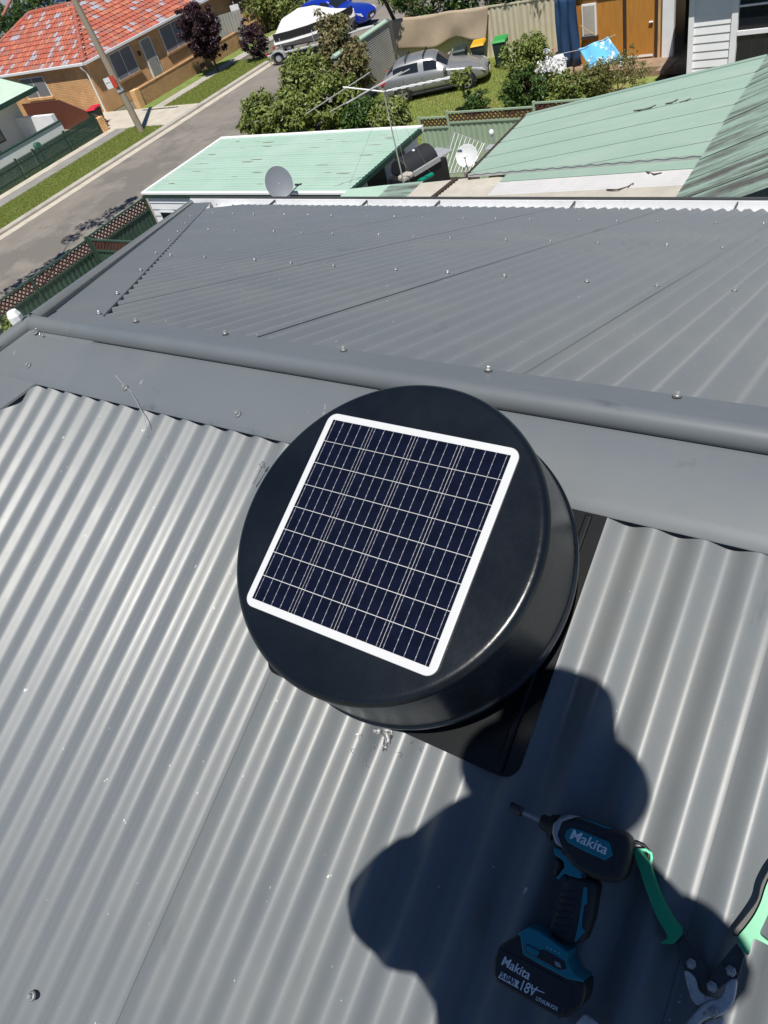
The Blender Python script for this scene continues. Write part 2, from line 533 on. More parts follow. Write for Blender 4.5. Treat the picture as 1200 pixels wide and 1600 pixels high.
structure(MB().add([(-600, -600, -0.03), (600, -600, -0.03), (600, 600, -0.03), (-600, 600, -0.03)], [(0, 1, 2, 3)]).build('ground', M['ground'], recalc=False))
slab('road', -31.45, -20.95, -40, 34.2, -0.2, 0.0, M['asphalt'])
structure(MB().prism([(-31.45, 34.2), (-20.95, 34.2), (-20.95, 60), (-36, 60), (-34, 40), (-31.6, 35.4)], (0, 0, 0), (1, 0, 0), (0, 1, 0), (0, 0, 1), -0.2, 0.0).build('side_road', M['asphalt']))
slab('gutter_strip', -31.95, -31.454, -40, 35.2, -0.2, 0.012, M['concrete_pale'])
kerb = structure(MB().prism([(-32.28, -0.2), (-31.954, -0.2), (-31.96, 0.10), (-31.99, 0.125), (-32.28, 0.13)], (0, -40, 0), (1, 0, 0), (0, 0, 1), (0, 1, 0), 0, 75.2).build('kerb', M['concrete'], bevel=0.02))
slab('verge', -35.05, -32.284, -40, 26.6, -0.2, 0.10, M['turf'])
slab('footpath', -36.15, -35.054, -40, 26.6, -0.2, 0.094, M['path_grey'])
slab('footpath', -36.75, -36.154, -40, 26.6, -0.2, 0.098, M['concrete_pale'])
slab('driveway', -41.2, -32.284, 26.604, 29.35, -0.2, 0.104, M['concrete_pale'])
slab('verge', -35.1, -32.284, 29.354, 36, -0.2, 0.10, M['turf'])
slab('footpath', -36.0, -35.104, 29.354, 46, -0.2, 0.106, M['concrete'])
slab('verge', -37.08, -36.004, 29.354, 46, -0.2, 0.10, M['turf'])
slab('yard', -52, -36.754, 2, 26.6, -0.2, 0.06, M['lawn'])
slab('yard', -20.6, -8.3, 20.3, 32, -0.2, 0.0, M['lawn'])
slab('yard', -20.6, -3, 4.9, 20.2, -0.2, -0.004, M['concrete'])
slab('terrace', -13.5, -7.2, 28.1, 32, -0.2, 0.3, M['terrace'])

# ---------------------------------------------------------------- own house with the grey corrugated roof
K = 1.2
PT = radians(21.68377)
TT = tan(PT)
UU = Vector((0, cos(PT), sin(PT)))
NN = Vector((0, -sin(PT), cos(PT)))
NF = Vector((0, sin(PT), cos(PT)))
DF = Vector((0, cos(PT), -sin(PT)))
XX = Vector((1, 0, 0))


def rp(x, u, h=0.0):
    """Point on the near roof slope: x along the ridge, u up the slope, h above the mean sheet."""
    return CAM + XX * x + UU * u + NN * (h - K * cos(PT))


def rpx(px, py, h):
    v = RIGHT * ((px - 600) / FPX) + DOWN * ((py - 800) / FPX) + FWD
    p = v * ((-K * cos(PT) + h) / NN.dot(v))
    return (p.x, p.dot(UU))


def u_of_y(y):
    return (y - K * sin(PT) * cos(PT)) / cos(PT)


Z0F = -0.464
YA = (K + Z0F) / (2 * TT)
ZA = -K + TT * YA
XE = -2.03


def fp(x, y, h=0.0):
    return CAM + Vector((x, y, Z0F - TT * y)) + NF * h


house = thing('house', 'house under the camera with a dark grey corrugated steel hip roof and ridge roll', 'house', (-1, 1, 0))
roof = part_empty('roof', house)
from mathutils import noise as mnoise

PN = 0.0755
VAL = -0.26


def near_sheet(xr):
    nx, nu = 126, 56
    x0 = xr - 0.755 - 0.03
    vs, fs = [], []
    for i in range(nx + 1):
        x = x0 + (xr - x0) * i / nx
        top = 0.50
        if x < XE + 0.30:
            top = min(top, u_of_y(x - XE + YA - 0.10))
        for j in range(nu + 1):
            u = -3.3 + (top + 3.3) * (1 - (1 - j / nu) ** 1.0)
            h = -0.0088 * cos(2 * pi * (x - VAL) / PN)
            w = mnoise.noise((x * 9.0, u * 2.2, 3.1)) * 0.0012 + mnoise.noise((x * 26, u * 7.0, 9.0)) * 0.00035
            h += w + (x - xr + 0.39) / 0.39 * (0.0014 if abs(xr + 0.03) < .01 else 0.00022)
            vs.append(rp(x, u, h))
    for i in range(nx):
        for j in range(nu):
            a = i * (nu + 1) + j
            fs.append((a, a + nu + 1, a + nu + 2, a + 1))
    return MB().add(vs, fs).build('roof_sheet', M['steel_grey'], roof, smooth=180, recalc=False)


for i in range(-5, 4):
    near_sheet(-0.03 - 0.755 * i)

PF = 0.0747


def far_sheet(xr):
    nx, ny = 126, 24
    x0 = xr - 0.747 - 0.03
    vs, fs = [], []
    for i in range(nx + 1):
        x = x0 + (xr - x0) * i / nx
        ys = 0.985
        if x < XE:
            ys = max(ys, XE + YA - x + 0.06)
        ys = min(ys, 4.66)
        for j in range(ny + 1):
            y = ys + (4.68 - ys) * (j / ny)
            h = 0.0092 * cos(2 * pi * (x + 0.609) / PF)
            h += mnoise.noise((x * 8.0, y * 1.6, 1.7)) * 0.0014 + (x - xr + 0.39) / 0.39 * 0.0005
            if xr - x < 0.008:
                gap = 0.0002 + 0.0010 * max(0.0, mnoise.noise((xr * 3.0, y * 1.3, 8.0)))
                if abs(xr + 1.337) < .01:
                    gap += 0.0022 * max(0.0, 1 - abs(y - 1.5) / 1.6)
                if abs(xr + 0.59) < .01:
                    gap += 0.0020 * max(0.0, 1 - abs(y - 1.9) / 0.9)
                h += gap
            vs.append(fp(x, y, h))
    for i in range(nx):
        for j in range(ny):
            a = i * (ny + 1) + j
            fs.append((a, a + ny + 1, a + ny + 2, a + 1))
    return MB().add(vs, fs).build('roof_sheet', M['steel_grey'], roof, smooth=180, recalc=False)


for i in range(-6, 6):
    far_sheet(-0.59 - 0.747 * i)

# hip end slope (hidden behind the hip roll)
vs = [CAM + Vector((XE - 0.02, YA, ZA - 0.008)), CAM + Vector((XE - 3.8, YA + 3.8, ZA - 3.8 * TT)), CAM + Vector((XE - 3.8, YA - 3.8, ZA - 3.8 * TT))]
MB().add(vs, [(0, 1, 2)]).build('roof_sheet', M['steel_grey'], roof, recalc=False)

# ridge cap: flange, roll, flange
RO = 0.0135


def zn(y):
    return -K + TT * y


def zf(y):
    return Z0F - TT * y


RR = 0.0225
RC = (YA, ZA + 0.0165)
prof = [(0.7625, zn(0.7625) + 0.0113), (0.764, zn(0.764) + RO), (0.787, zn(0.787) + RO + 0.0035), (0.84, zn(0.84) + RO), (0.895, zn(0.895) + RO)]
for q in range(-45, 226, 11):
    a = radians(180 - q)
    prof.append((RC[0] + RR * cos(a), RC[1] + RR * sin(a)))
prof += [(0.956, zf(0.956) + RO), (1.05, zf(1.05) + RO), (1.073, zf(1.073) + RO + 0.002), (1.0755, zf(1.0755) + 0.0105)]
xs = [XE - 0.012] + [XE + 0.1 + 0.3 * i for i in range(21)]
vs, fs = [], []
for xi, x in enumerate(xs):
    for (y, z) in prof:
        w = mnoise.noise((x * 2.3, y * 9, 5)) * 0.0012
        vs.append(CAM + Vector((x, y, z + w)))
nP = len(prof)
for i in range(len(xs) - 1):
    for j in range(nP - 1):
        a = i * nP + j
        fs.append((a, a + 1, a + nP + 1, a + nP))
fs.append([j for j in range(5, nP - 4)])
cap = MB().add(vs, fs).build('ridge_cap', M['cap_grey'], roof, smooth=40, recalc=False)


def hip_cap(ysgn, flange, s_end):
    d = Vector((-1, ysgn, -TT)).normalized()
    n1 = NF if ysgn > 0 else NN
    n2 = Vector((-sin(PT), 0, cos(PT)))
    w1 = n1.cross(d)
    if w1.x < 0:
        w1 = -w1
    w2 = n2.cross(d)
    if w2.dot(w1) > 0:
        w2 = -w2
    up = (n1 + n2).normalized()
    sd = d.cross(up)
    if sd.dot(w1) < 0:
        sd = -sd
    o = CAM + Vector((XE, YA, ZA))
    RH = RO - 0.0016
    pr = [w1 * flange + n1 * 0.0060, w1 * (flange - 0.002) + n1 * RH, w1 * (flange - 0.022) + n1 * (RH + 0.001), w1 * 0.04 + n1 * RH]
    for q in range(-20, 201, 11):
        a = radians(q)
        pr.append(up * 0.017 + sd * (RR * cos(a)) + up * (RR * sin(a)))
    pr += [w2 * 0.04 + n2 * RO, w2 * 0.16 + n2 * RO]
    n = len(pr)
    vs, fs = [], []
    ns = 24
    for i in range(ns + 1):
        s = -0.02 + (s_end + 0.02) * i / ns
        for p in pr:
            q1 = p.dot(w1)
            vs.append(o + p + d * (s if i else min(s, -0.85 * q1 if q1 > 0.03 else s)))
    for i in range(ns):
        for j in range(n - 1):
            a = i * n + j
            fs.append((a, a + 1, a + n + 1, a + n))
    return MB().add(vs, fs).build('hip_cap', M['cap_grey'], roof, smooth=40, recalc=False)


hip_cap(1, 0.185, 5.55)
hip_cap(-1, 0.235, 5.55)

# roofing screws: washer, flange and hex head, one mesh shared by all
sm = MB()
sm.lathe([(0.0, -0.001), (0.0085, -0.001), (0.0085, 0.0012), (0.0068, 0.0022)], (0, 0, 0), (1, 0, 0), (0, 1, 0), (0, 0, 1), 14, 1)
sm.lathe([(0.0072, 0.0018), (0.0066, 0.0032), (0.0050, 0.0036)], (0, 0, 0), (1, 0, 0), (0, 1, 0), (0, 0, 1), 14, 0)
sm.lathe([(0.0050, 0.003), (0.0050, 0.0082), (0.0042, 0.0092), (0, 0.0092)], (0, 0, 0), (1, 0, 0), (0, 1, 0), (0, 0, 1), 6, 0)
QN = NN.to_track_quat('Z', 'Y')
QF = NF.to_track_quat('Z', 'Y')
screw0 = sm.build('screw', [M['zinc'], M['rubber']], roof, smooth=35)
screw0.rotation_mode = 'QUATERNION'
screw0.rotation_quaternion = QN
screw0.location = rp(*rpx(51, 1556, 0.008), 0.0085)


def screw(p, q):
    r = q @ Vector((0, 0, 1)).rotation_difference(Vector((random.uniform(-.06, .06), random.uniform(-.06, .06), 1)))
    copy_mesh(screw0, roof, p, r @ Matrix.Rotation(random.uniform(0, 1), 3, 'Z').to_quaternion())


for px, py in ((46, 572), (197, 607), (373, 648), (57, 520)):
    screw(rp(*rpx(px, py, 0.014), 0.0158), QN)
for px, py in ((1390, 900), (1250, 830)):
    screw(rp(*rpx(px, py, 0.014), 0.0158), QN)
for x in (-1.396, -1.014, -0.644, -0.272, 0.1, -1.75):
    screw(fp(x, 1.055, 0.0158), QF)
for y in (2.07, 2.96, 3.85, 4.56):
    for i in range(-3, 7):
        for off in (0.019, 0.2431, 0.5419):
            x = -0.59 - 0.747 * i - off
            if x > XE + YA - y + 0.30 and x < 1.2:
                screw(fp(x, y + random.uniform(-.012, .012), 0.0095), QF)
for x, y in ((-1.961, 1.085), (-2.196, 1.315), (-2.572, 1.692), (-2.966, 2.074), (-3.347, 2.455), (-3.687, 2.794), (-4.082, 3.182), (-4.509, 3.587)):
    screw(fp(x, y, 0.0138), QF)

# eaves gutter along the far edge: pale inside, dark outside bead
g = MB()
gz = CAM_H - 2.33
gx0, gx1 = -5.95, 4.2
for (ya, yb, za, zb, mm) in ((4.66, 4.668, -0.115, -0.035, 0), (4.66, 4.83, -0.121, -0.115, 0), (4.822, 4.83, -0.115, -0.008, 0)):
    g.box(gx0, gx1, ya, yb, gz + za, gz + zb, mm)
gut = g.build('gutter', M['gutter_white'], house)
MB().box(gx0, gx1, 4.8325, 4.846, gz - 0.12, gz - 0.002).tube([(gx0, 4.836, gz + 0.003), (gx1, 4.836, gz + 0.003)], 0.0085, 8).build('bead', M['dark_metal'], gut, smooth=40)
for px in (422, 566, 680, 893, 1150):
    bx = at_y(px, 313, 4.76).x
    MB().box(bx - 0.003, bx + 0.003, 4.67, 4.83, gz - 0.03, gz - 0.010).build('bracket', M['dark_metal'], gut)
MB().box(-5.5, 4.0, -2.4, 4.4, 0, CAM_H - 2.45).build('wall', M['wall_render'], house)
MB().box(-5.9, 4.1, -2.8, 4.66, CAM_H - 2.62, CAM_H - 2.46).build('soffit', M['white_paint'], house)

# ---------------------------------------------------------------- vent pipe with a cap behind the hip
pv = thing('vent_pipe', 'white capped plastic vent pipe poking up just beyond the hip roll at the left edge', 'vent pipe', CAM + Vector((-4.32, 1.90, -1.78)))
c = CAM + Vector((-4.325, 1.905, -1.66))
MB().tube([c + Vector((0, 0, -0.22)), c + Vector((0.0, 0, -0.005))], 0.036, 16).build('pipe', M['pvc'], pv, smooth=40)
MB().lathe([(0.036, -0.025), (0.044, -0.022), (0.044, 0.02), (0.030, 0.048), (0.0, 0.052)], c, XX, (0, 1, 0), (0, 0, 1), 8).build('cap', M['pvc'], pv, smooth=20)

# ---------------------------------------------------------------- solar roof ventilator
VC = (-0.535, 0.200)
fan = thing('roof_ventilator', 'round black solar roof ventilator with a square solar panel on its flat top', 'roof ventilator', rp(VC[0], VC[1], 0.01))
x0, x1, u0, u1 = -0.790, -0.293, -0.052, 0.43


def rounded(x0, x1, y0, y1, r, n=6):
    pts = []
    for cx, cy, a0 in ((x1 - r, y1 - r, 0), (x0 + r, y1 - r, 90), (x0 + r, y0 + r, 180), (x1 - r, y0 + r, 270)):
        for i in range(n + 1):
            a = radians(a0 + 90 * i / n)
            pts.append((cx + r * cos(a), cy + r * sin(a)))
    return pts


O0 = rp(0, 0, 0)
base = MB().prism(rounded(x0, x1, u0, u1, 0.028), O0, XX, UU, NN, 0.0092, 0.0108).build('base_plate', M['black_base'], fan)
for xr in (x0 + 0.028, x1 - 0.028):
    MB().prism([(xr - 0.006, u0 + 0.004), (xr + 0.006, u0 + 0.004), (xr + 0.006, 0.38), (xr - 0.006, 0.38)], O0, XX, UU, NN, 0.0105, 0.0175, 0, 0.003).build('rib', M['black_base'], base, bevel=0.003)
OC = rp(VC[0], VC[1], 0)
MB().lathe([(0.235, 0.0118), (0.205, 0.03), (0.190, 0.05), (0.190, 0.13)], OC, XX, UU, NN, 64).build('throat', M['black_base'], fan, smooth=60)
hp = [(0.0, 0.2465), (0.10, 0.2465), (0.205, 0.2462), (0.230, 0.2460)]
for q in range(0, 91, 10):
    a = radians(90 - q)
    hp.append((0.2355 + 0.0125 * cos(a), 0.2335 + 0.0125 * sin(a)))
hp += [(0.2495, 0.19), (0.2535, 0.13), (0.2555, 0.108), (0.2590, 0.106), (0.2595, 0.100), (0.2585, 0.0945), (0.250, 0.095), (0.247, 0.12), (0.22, 0.19), (0.0, 0.22)]
hood = MB().lathe(hp, OC, XX, UU, NN, 128).build('hood', M['black_hood'], fan, smooth=50)
# panel
PW = 0.1660
panel = MB().prism(rounded(VC[0] - PW, VC[0] + PW, VC[1] - PW, VC[1] + PW, 0.016), O0, XX, UU, NN, 0.2462, 0.2505).build('solar_panel', M['backsheet'], fan, bevel=0.0012)
ca = 0.1545                                     # half size of the cell field
cw, chh = 2 * ca / 4, 2 * ca / 8
gapx, gapu = 0.0009, 0.0010
cm = MB()
cm.obox((0, 0, 0), ((cw - gapx) / 2, 0, 0), (0, (chh - gapu) / 2, 0), (0, 0, 0.0003), 0)
for t in (-0.43, -0.215, 0.0, 0.215, 0.43):
    cm.obox((t * cw, 0, 0.00042), (0.00027, 0, 0), (0, (chh - gapu) / 2, 0), (0, 0, 0.00012), 1)
    for e in (-0.33, 0.0, 0.33):
        cm.obox((t * cw, e * chh, 0.00046), (0.00052, 0, 0), (0, 0.0013, 0), (0, 0, 0.00012), 1)
cell0 = None
for i in range(4):
    for j in range(8):
        p = rp(VC[0] - ca + cw * (i + .5), VC[1] - ca + chh * (j + .5), 0.2510)
        if cell0 is None:
            cell0 = cm.build('solar_cell', [M['cell'], M['busbar']], panel)
            cell0.rotation_mode = 'QUATERNION'
            cell0.rotation_quaternion = QN
            cell0.location = p
        else:
            copy_mesh(cell0, panel, p, QN)

# things lying about the ventilator
ls = thing('loose_screw', 'loose silver roofing screw lying against the left side of the round black ventilator', 'screw', rp(*rpx(410, 742, 0.02), 0.012))
a = rp(*rpx(408, 725, 0.03), 0.026)
b = rp(*rpx(394, 756, 0.012), 0.010)
ax = (b - a).normalized()
sd = ax.orthogonal().normalized()
MB().lathe([(0.0, -0.006), (0.0048, -0.006), (0.0048, 0.0), (0.0075, 0.001), (0.0075, 0.003), (0.003, 0.004)], a, sd, ax.cross(sd), ax, 8).build('head', M['zinc'], ls, smooth=30)
tp = []
L = (b - a).length
for i in range(15):
    tp.append(a + ax * (0.003 + (L - 0.003) * i / 14))
MB().tube(tp, [0.0030 if i % 2 else 0.0023 for i in range(14)] + [0.0004], 8).build('shank', M['zinc'], ls, smooth=40)

pts = []
for px, py in ((181, 587), (188, 595), (196, 604), (207, 614), (217, 632), (225, 650), (230, 668), (230, 683)):
    x, u = rpx(px, py, 0.016)
    pts.append(rp(x, u, 0.0165 + random.uniform(0, .003)))
tag(MB().tube(pts, 0.0008, 6).build('wire_offcut', M['galv'], smooth=60), 'thin curled silver wire offcut lying over the flashing and corrugated roof', 'wire')
pts = []
for px, py in ((46, 497), (49, 505), (53, 509), (55, 514), (59, 519), (64, 521), (60, 524)):
    x, u = rpx(px, py, 0.03)
    pts.append(rp(x, u, 0.034 - 0.003 * len(pts)))
tag(MB().tube(pts, [0.0006, 0.0012, 0.002, 0.0008, 0.0018, 0.0010, 0.0006], 5).build('metal_swarf', M['foil']), 'curl of shiny metal swarf at the left end of the ridge roll', 'swarf')
fo = MB()
ptsf = [(580, 1139), (590, 1140), (600, 1141), (609, 1142), (611, 1149), (606, 1158), (601, 1168), (597, 1174), (599, 1163), (602, 1153), (594, 1147), (582, 1144)]
q = [rpx(px, py, 0.012) for px, py in ptsf]
cx, cy = rpx(603, 1149, 0.012)
vs = [rp(x, u, 0.006 + random.uniform(0, 0.010)) for x, u in q] + [rp(cx, cy, 0.019)]
n = len(q)
vs += [rp(x, u, 0.003) for x, u in q]
fo.add(vs, [(i, (i + 1) % n, n) for i in range(n)] + [(i, (i + 1) % n, n + 1 + (i + 1) % n, n + 1 + i) for i in range(n)])
o = fo.build('foil_scrap', M['foil'])
md = o.modifiers.new('sub', 'SUBSURF')
md.subdivision_type = 'SIMPLE'
md.levels = md.render_levels = 3
tx = bpy.data.textures.new('crumple', 'CLOUDS')
tx.noise_scale = 0.006
dm = o.modifiers.new('crumple', 'DISPLACE')
dm.texture = tx
dm.strength = 0.008
tag(o, 'crumpled shiny foil scrap under the lower rim of the black ventilator', 'foil')

# drill swarf: little curled slivers on the sheet below the ventilator
rs = random.Random(31)
SLIVERS = ['tiny curled metal sliver left of the foil scrap below the black ventilator',
           'tiny curled metal sliver just below the foil scrap',
           'tiny curled metal sliver right of the foil scrap, beside the base plate edge',
           'tiny metal sliver a little below and right of the foil scrap',
           'tiny metal sliver farthest left below the black ventilator',
           'tiny metal sliver farthest right, next to the black base plate',
           'tiny metal sliver lowest on the ribs below the foil scrap']
for k, (px, py) in enumerate(((560, 1150), (587, 1166), (640, 1158), (622, 1180), (548, 1172), (660, 1170), (575, 1195))):
    x, u = rpx(px, py, 0.01)
    a0 = rs.uniform(0, 6.28)
    pts = []
    for i in range(9):
        q = a0 + i * 0.55
        r = 0.0016 + 0.00035 * i
        pts.append(rp(x + r * cos(q), u + r * sin(q), 0.0105 + 0.0006 * i))
    tag(MB().tube(pts, 0.00045, 5).build('swarf_curl', M['zinc'], smooth=60), SLIVERS[k], 'swarf', 'metal slivers below the ventilator')

# ---------------------------------------------------------------- impact driver lying on the roof
def zA(X, Y):
    return (760 + X / 4.615, 1230 + Y / 4.615)


def zB(X, Y):
    return (740 + X / 5.4545, 1420 + Y / 5.4545)


def zC(X, Y):
    return (970 + X / 5.16, 1290 + Y / 5.16)


def outline(pts, zoom, h):
    return [rpx(*zoom(*p), h) for p in pts]


def chaikin(p, k=2):
    for _ in range(k):
        q = []
        for i in range(len(p)):
            a, b = p[i], p[(i + 1) % len(p)]
            q += [(a[0] * .78 + b[0] * .22, a[1] * .78 + b[1] * .22), (a[0] * .22 + b[0] * .78, a[1] * .22 + b[1] * .78)]
        p = q
    return p


def plate(name, m, parent, pts, zoom, h0, h1, bevel=0.0, segs=3, rounds=0):
    return MB().prism(chaikin(outline(pts, zoom, h1), rounds), O0, XX, UU, NN, h0, h1).build(name, m, parent, bevel=bevel, segs=segs, smooth=35)


def lettering(text, parent, p0, p1, zoom, h, size, m, name='lettering', shear=0.15, bold=0.02):
    a, b = rpx(*zoom(*p0), h), rpx(*zoom(*p1), h)
    d = Vector((b[0] - a[0], b[1] - a[1]))
    cu = bpy.data.curves.new(name, 'FONT')
    cu.body = text
    cu.shear = shear
    cu.offset = bold
    cu.extrude = 0.01
    ob = bpy.data.objects.new(name, cu)
    sc.collection.objects.link(ob)
    bpy.context.view_layer.update()
    me = bpy.data.meshes.new_from_object(ob.evaluated_get(bpy.context.evaluated_depsgraph_get()))
    bpy.data.objects.remove(ob)
    co = np.array([v.co[:] for v in me.vertices])
    co[:, 0] -= co[:, 0].min()
    w, hh = co[:, 0].max(), co[:, 1].max()
    sx, sy = d.length / w, size / hh
    ux = (XX * d.x + UU * d.y).normalized()
    uy = NN.cross(ux)
    o0 = rp(a[0], a[1], h)
    for v, c in zip(me.vertices, co):
        v.co = o0 + ux * (c[0] * sx) + uy * (c[1] * sy) + NN * ((c[2] + 0.01) * 0.02)
    me.materials.clear()
    me.materials.append(m)
    me.name = name
    o = bpy.data.objects.new(name, me)
    link(o, parent)
    return o


drill = thing('impact_driver', 'black and teal cordless impact driver lying on its side in the shadow', 'power tool', rp(*rpx(*zA(700, 600), 0.01), 0.01))
HT = 0.070
body = plate('motor_housing', M['tool_black'], drill, [(505, 235), (600, 205), (700, 222), (890, 300), (985, 325), (1028, 362), (1040, 440), (1030, 520), (1000, 640), (955, 690), (850, 690), (740, 650), (640, 600), (540, 470), (495, 380)], zA, 0.010, HT, 0.013, 4, rounds=1)
plate('accent_strip', M['teal'], body, [(640, 216), (720, 232), (905, 298), (880, 306), (700, 250)], zA, HT - 0.012, HT - 0.0035, 0.001)
plate('side_badge', M['teal'], body, [(575, 312), (612, 288), (700, 318), (888, 396), (912, 488), (855, 530), (720, 468), (590, 402), (560, 352)], zA, HT - 0.004, HT + 0.0018, 0.0015)
lettering('Makita', body, (600, 368), (862, 488), zA, HT + 0.0019, 0.0125, M['print_white'], bold=0.012)
for k, (X, Y) in enumerate(((825, 352), (850, 360), (875, 370))):
    plate('vent_slot', M['black_plastic'], body, [(X - 14, Y + 8), (X + 2, Y - 14), (X + 12, Y - 12), (X - 4, Y + 10)], zA, HT - 0.001, HT + 0.0006)
for X, Y in ((945, 385), (945, 408), (945, 431), (900, 548), (900, 570), (900, 592)):
    plate('vent_slot', M['black_plastic'], body, [(X - 20, Y - 6), (X + 22, Y + 2), (X + 20, Y + 10), (X - 22, Y + 2)], zA, HT - 0.001, HT + 0.0006)
for X, Y in ((775, 503), (798, 515), (822, 528)):
    plate('vent_slot', M['black_plastic'], body, [(X - 8, Y - 16), (X + 2, Y - 14), (X + 16, Y + 12), (X + 6, Y + 12)], zA, HT - 0.001, HT + 0.0006)
plate('hammer_case', M['tool_grey'], drill, [(470, 330), (478, 268), (520, 218), (590, 194), (662, 210), (545, 250), (512, 340), (552, 446), (492, 404)], zA, 0.014, HT + 0.0015, 0.005, 3)
a = rp(*rpx(*zA(392, 244), 0.040), 0.040)
b = rp(*rpx(*zA(500, 292), 0.040), 0.040)
MB().tube([a, a.lerp(b, .1), a.lerp(b, .55), a.lerp(b, .6), b], [0.0085, 0.010, 0.011, 0.014, 0.018], 24).build('nose', M['tool_black'], drill, smooth=40)
a2 = rp(*rpx(*zA(250, 176), 0.040), 0.040)
bit = MB().tube([a2, a], 0.0034, 6).build('bit_shank', M['tool_grey'], drill, smooth=20)
a3 = rp(*rpx(*zA(172, 136), 0.040), 0.040)
a4 = rp(*rpx(*zA(262, 182), 0.040), 0.040)
ax = (a4 - a3).normalized()
s1 = ax.orthogonal().normalized()
LL = (a4 - a3).length
MB().lathe([(0.0, 0.004), (0.0042, 0.004), (0.0046, 0.0), (0.0064, 0.0), (0.0066, 0.001), (0.0066, LL - .002), (0.0050, LL), (0.0, LL)], a3, s1, ax.cross(s1), ax, 24).build('socket', M['arm_steel'], bit, smooth=30)
tr = plate('trigger_housing', M['teal'], drill, [(482, 432), (540, 452), (620, 500), (720, 552), (746, 592), (676, 660), (600, 640), (562, 622), (515, 668), (503, 654), (562, 580), (556, 532), (488, 484)], zA, 0.016, 0.066, 0.006, 3)
plate('direction_button', M['black_plastic'], tr, [(600, 520), (625, 508), (680, 540), (678, 565), (650, 572), (608, 548)], zA, 0.064, 0.0675, 0.002)
plate('trigger', M['black_plastic'], drill, [(488, 502), (548, 528), (556, 580), (512, 650), (470, 618), (492, 570)], zA, 0.026, 0.054, 0.006, 3)
hd = plate('handle', M['tool_black'], drill, [(585, 610), (790, 670), (800, 720), (782, 840), (762, 960), (726, 1060), (700, 1130), (560, 1130), (440, 1060), (452, 1000), (500, 880), (540, 760), (556, 680)], zA, 0.016, 0.062, 0.013, 4)
plate('grip_insert', M['teal'], hd, [(700, 716), (726, 722), (726, 838), (702, 856), (684, 1008), (712, 1040), (640, 1118), (634, 1108), (668, 960), (690, 800)], zA, 0.058, 0.0640, 0.0012)
for X, Y in ((560, 470), (700, 640), (960, 470), (930, 640), (640, 250)):
    x, u = rpx(*zA(X, Y), HT)
    MB().lathe([(0.0030, -0.004), (0.0030, 0.0003), (0.0022, 0.0003), (0.0018, -0.0006), (0, -0.0006)], rp(x, u, HT - 0.0015), XX, UU, NN, 12).build('screw', M['arm_steel'], body, smooth=40)
for k in range(7):
    y = 740 + 48 * k
    plate('grip_ridge', M['tool_black'], hd, [(545 - 13 * k, y), (660 - 10 * k, y + 22), (658 - 10 * k, y + 34), (541 - 13 * k, y + 12)], zA, 0.058, 0.0632, 0.0008)
HB = 0.072
bat = plate('battery', M['black_plastic'], drill, [(205, 322), (300, 262), (420, 215), (560, 300), (830, 560), (960, 632), (950, 740), (925, 842), (800, 930), (722, 936), (640, 890), (195, 632), (160, 560), (172, 430)], zB, 0.010, HB, 0.008, 3)
plate('battery_face', M['tool_black'], bat, [(215, 336), (420, 430), (830, 648), (808, 800), (745, 915), (650, 882), (205, 620), (178, 560), (186, 430)], zB, HB - 0.002, HB + 0.0012, 0.003)
plate('battery_clip', M['teal'], drill, [(376, 206), (470, 156), (556, 190), (802, 374), (790, 445), (860, 560), (945, 612), (930, 628), (800, 602), (560, 474), (418, 388), (398, 245)], zB, 0.012, HB + 0.0022, 0.004, 3)
plate('clip_window', M['black_plastic'], bat, [(446, 296), (560, 352), (610, 350), (780, 450), (790, 520), (720, 520), (548, 424), (452, 372)], zB, HB + 0.001, HB + 0.0030, 0.001)
plate('charge_button', M['teal'], bat, [(452, 306), (562, 364), (540, 410), (456, 366)], zB, HB + 0.002, HB + 0.0045, 0.001)
for X, Y in ((630, 328), (658, 344), (690, 360), (726, 378)):
    plate('charge_light', M['print_white'], bat, [(X - 5, Y - 4), (X + 5, Y), (X + 5, Y + 6), (X - 5, Y + 2)], zB, HB + 0.002, HB + 0.0027)
plate('charge_symbol', M['tool_grey'], bat, [(686, 440), (735, 462), (748, 508), (700, 486)], zB, HB + 0.002, HB + 0.0034, 0.0006)
HL = HB + 0.0013
lettering('Makita', bat, (236, 472), (470, 606), zB, HL, 0.0105, M['print_white'], bold=0.012)
wb = plate('capacity_box', M['print_white'], bat, [(242, 534), (392, 622), (372, 650), (384, 682), (208, 586)], zB, HL - 0.0006, HL + 0.0002)
lettering('5.0Ah', bat, (226, 582), (348, 652), zB, HL + 0.0003, 0.0074, M['black_plastic'], bold=0.02)
lettering('18V', bat, (396, 690), (528, 758), zB, HL, 0.0120, M['print_white'], bold=0.01)
lettering('LITHIUM-ION', bat, (528, 776), (712, 872), zB, HL, 0.0044, M['print_white'], bold=0.01)
plate('swoosh', M['print_white'], bat, [(480, 662), (608, 716), (600, 720), (476, 672)], zB, HL - 0.0006, HL + 0.0002)
plate('strap', M['tool_grey'], bat, [(860, 690), (905, 650), (930, 660), (905, 760), (850, 850), (812, 880), (800, 820)], zB, 0.02, HB - 0.006, 0.004)

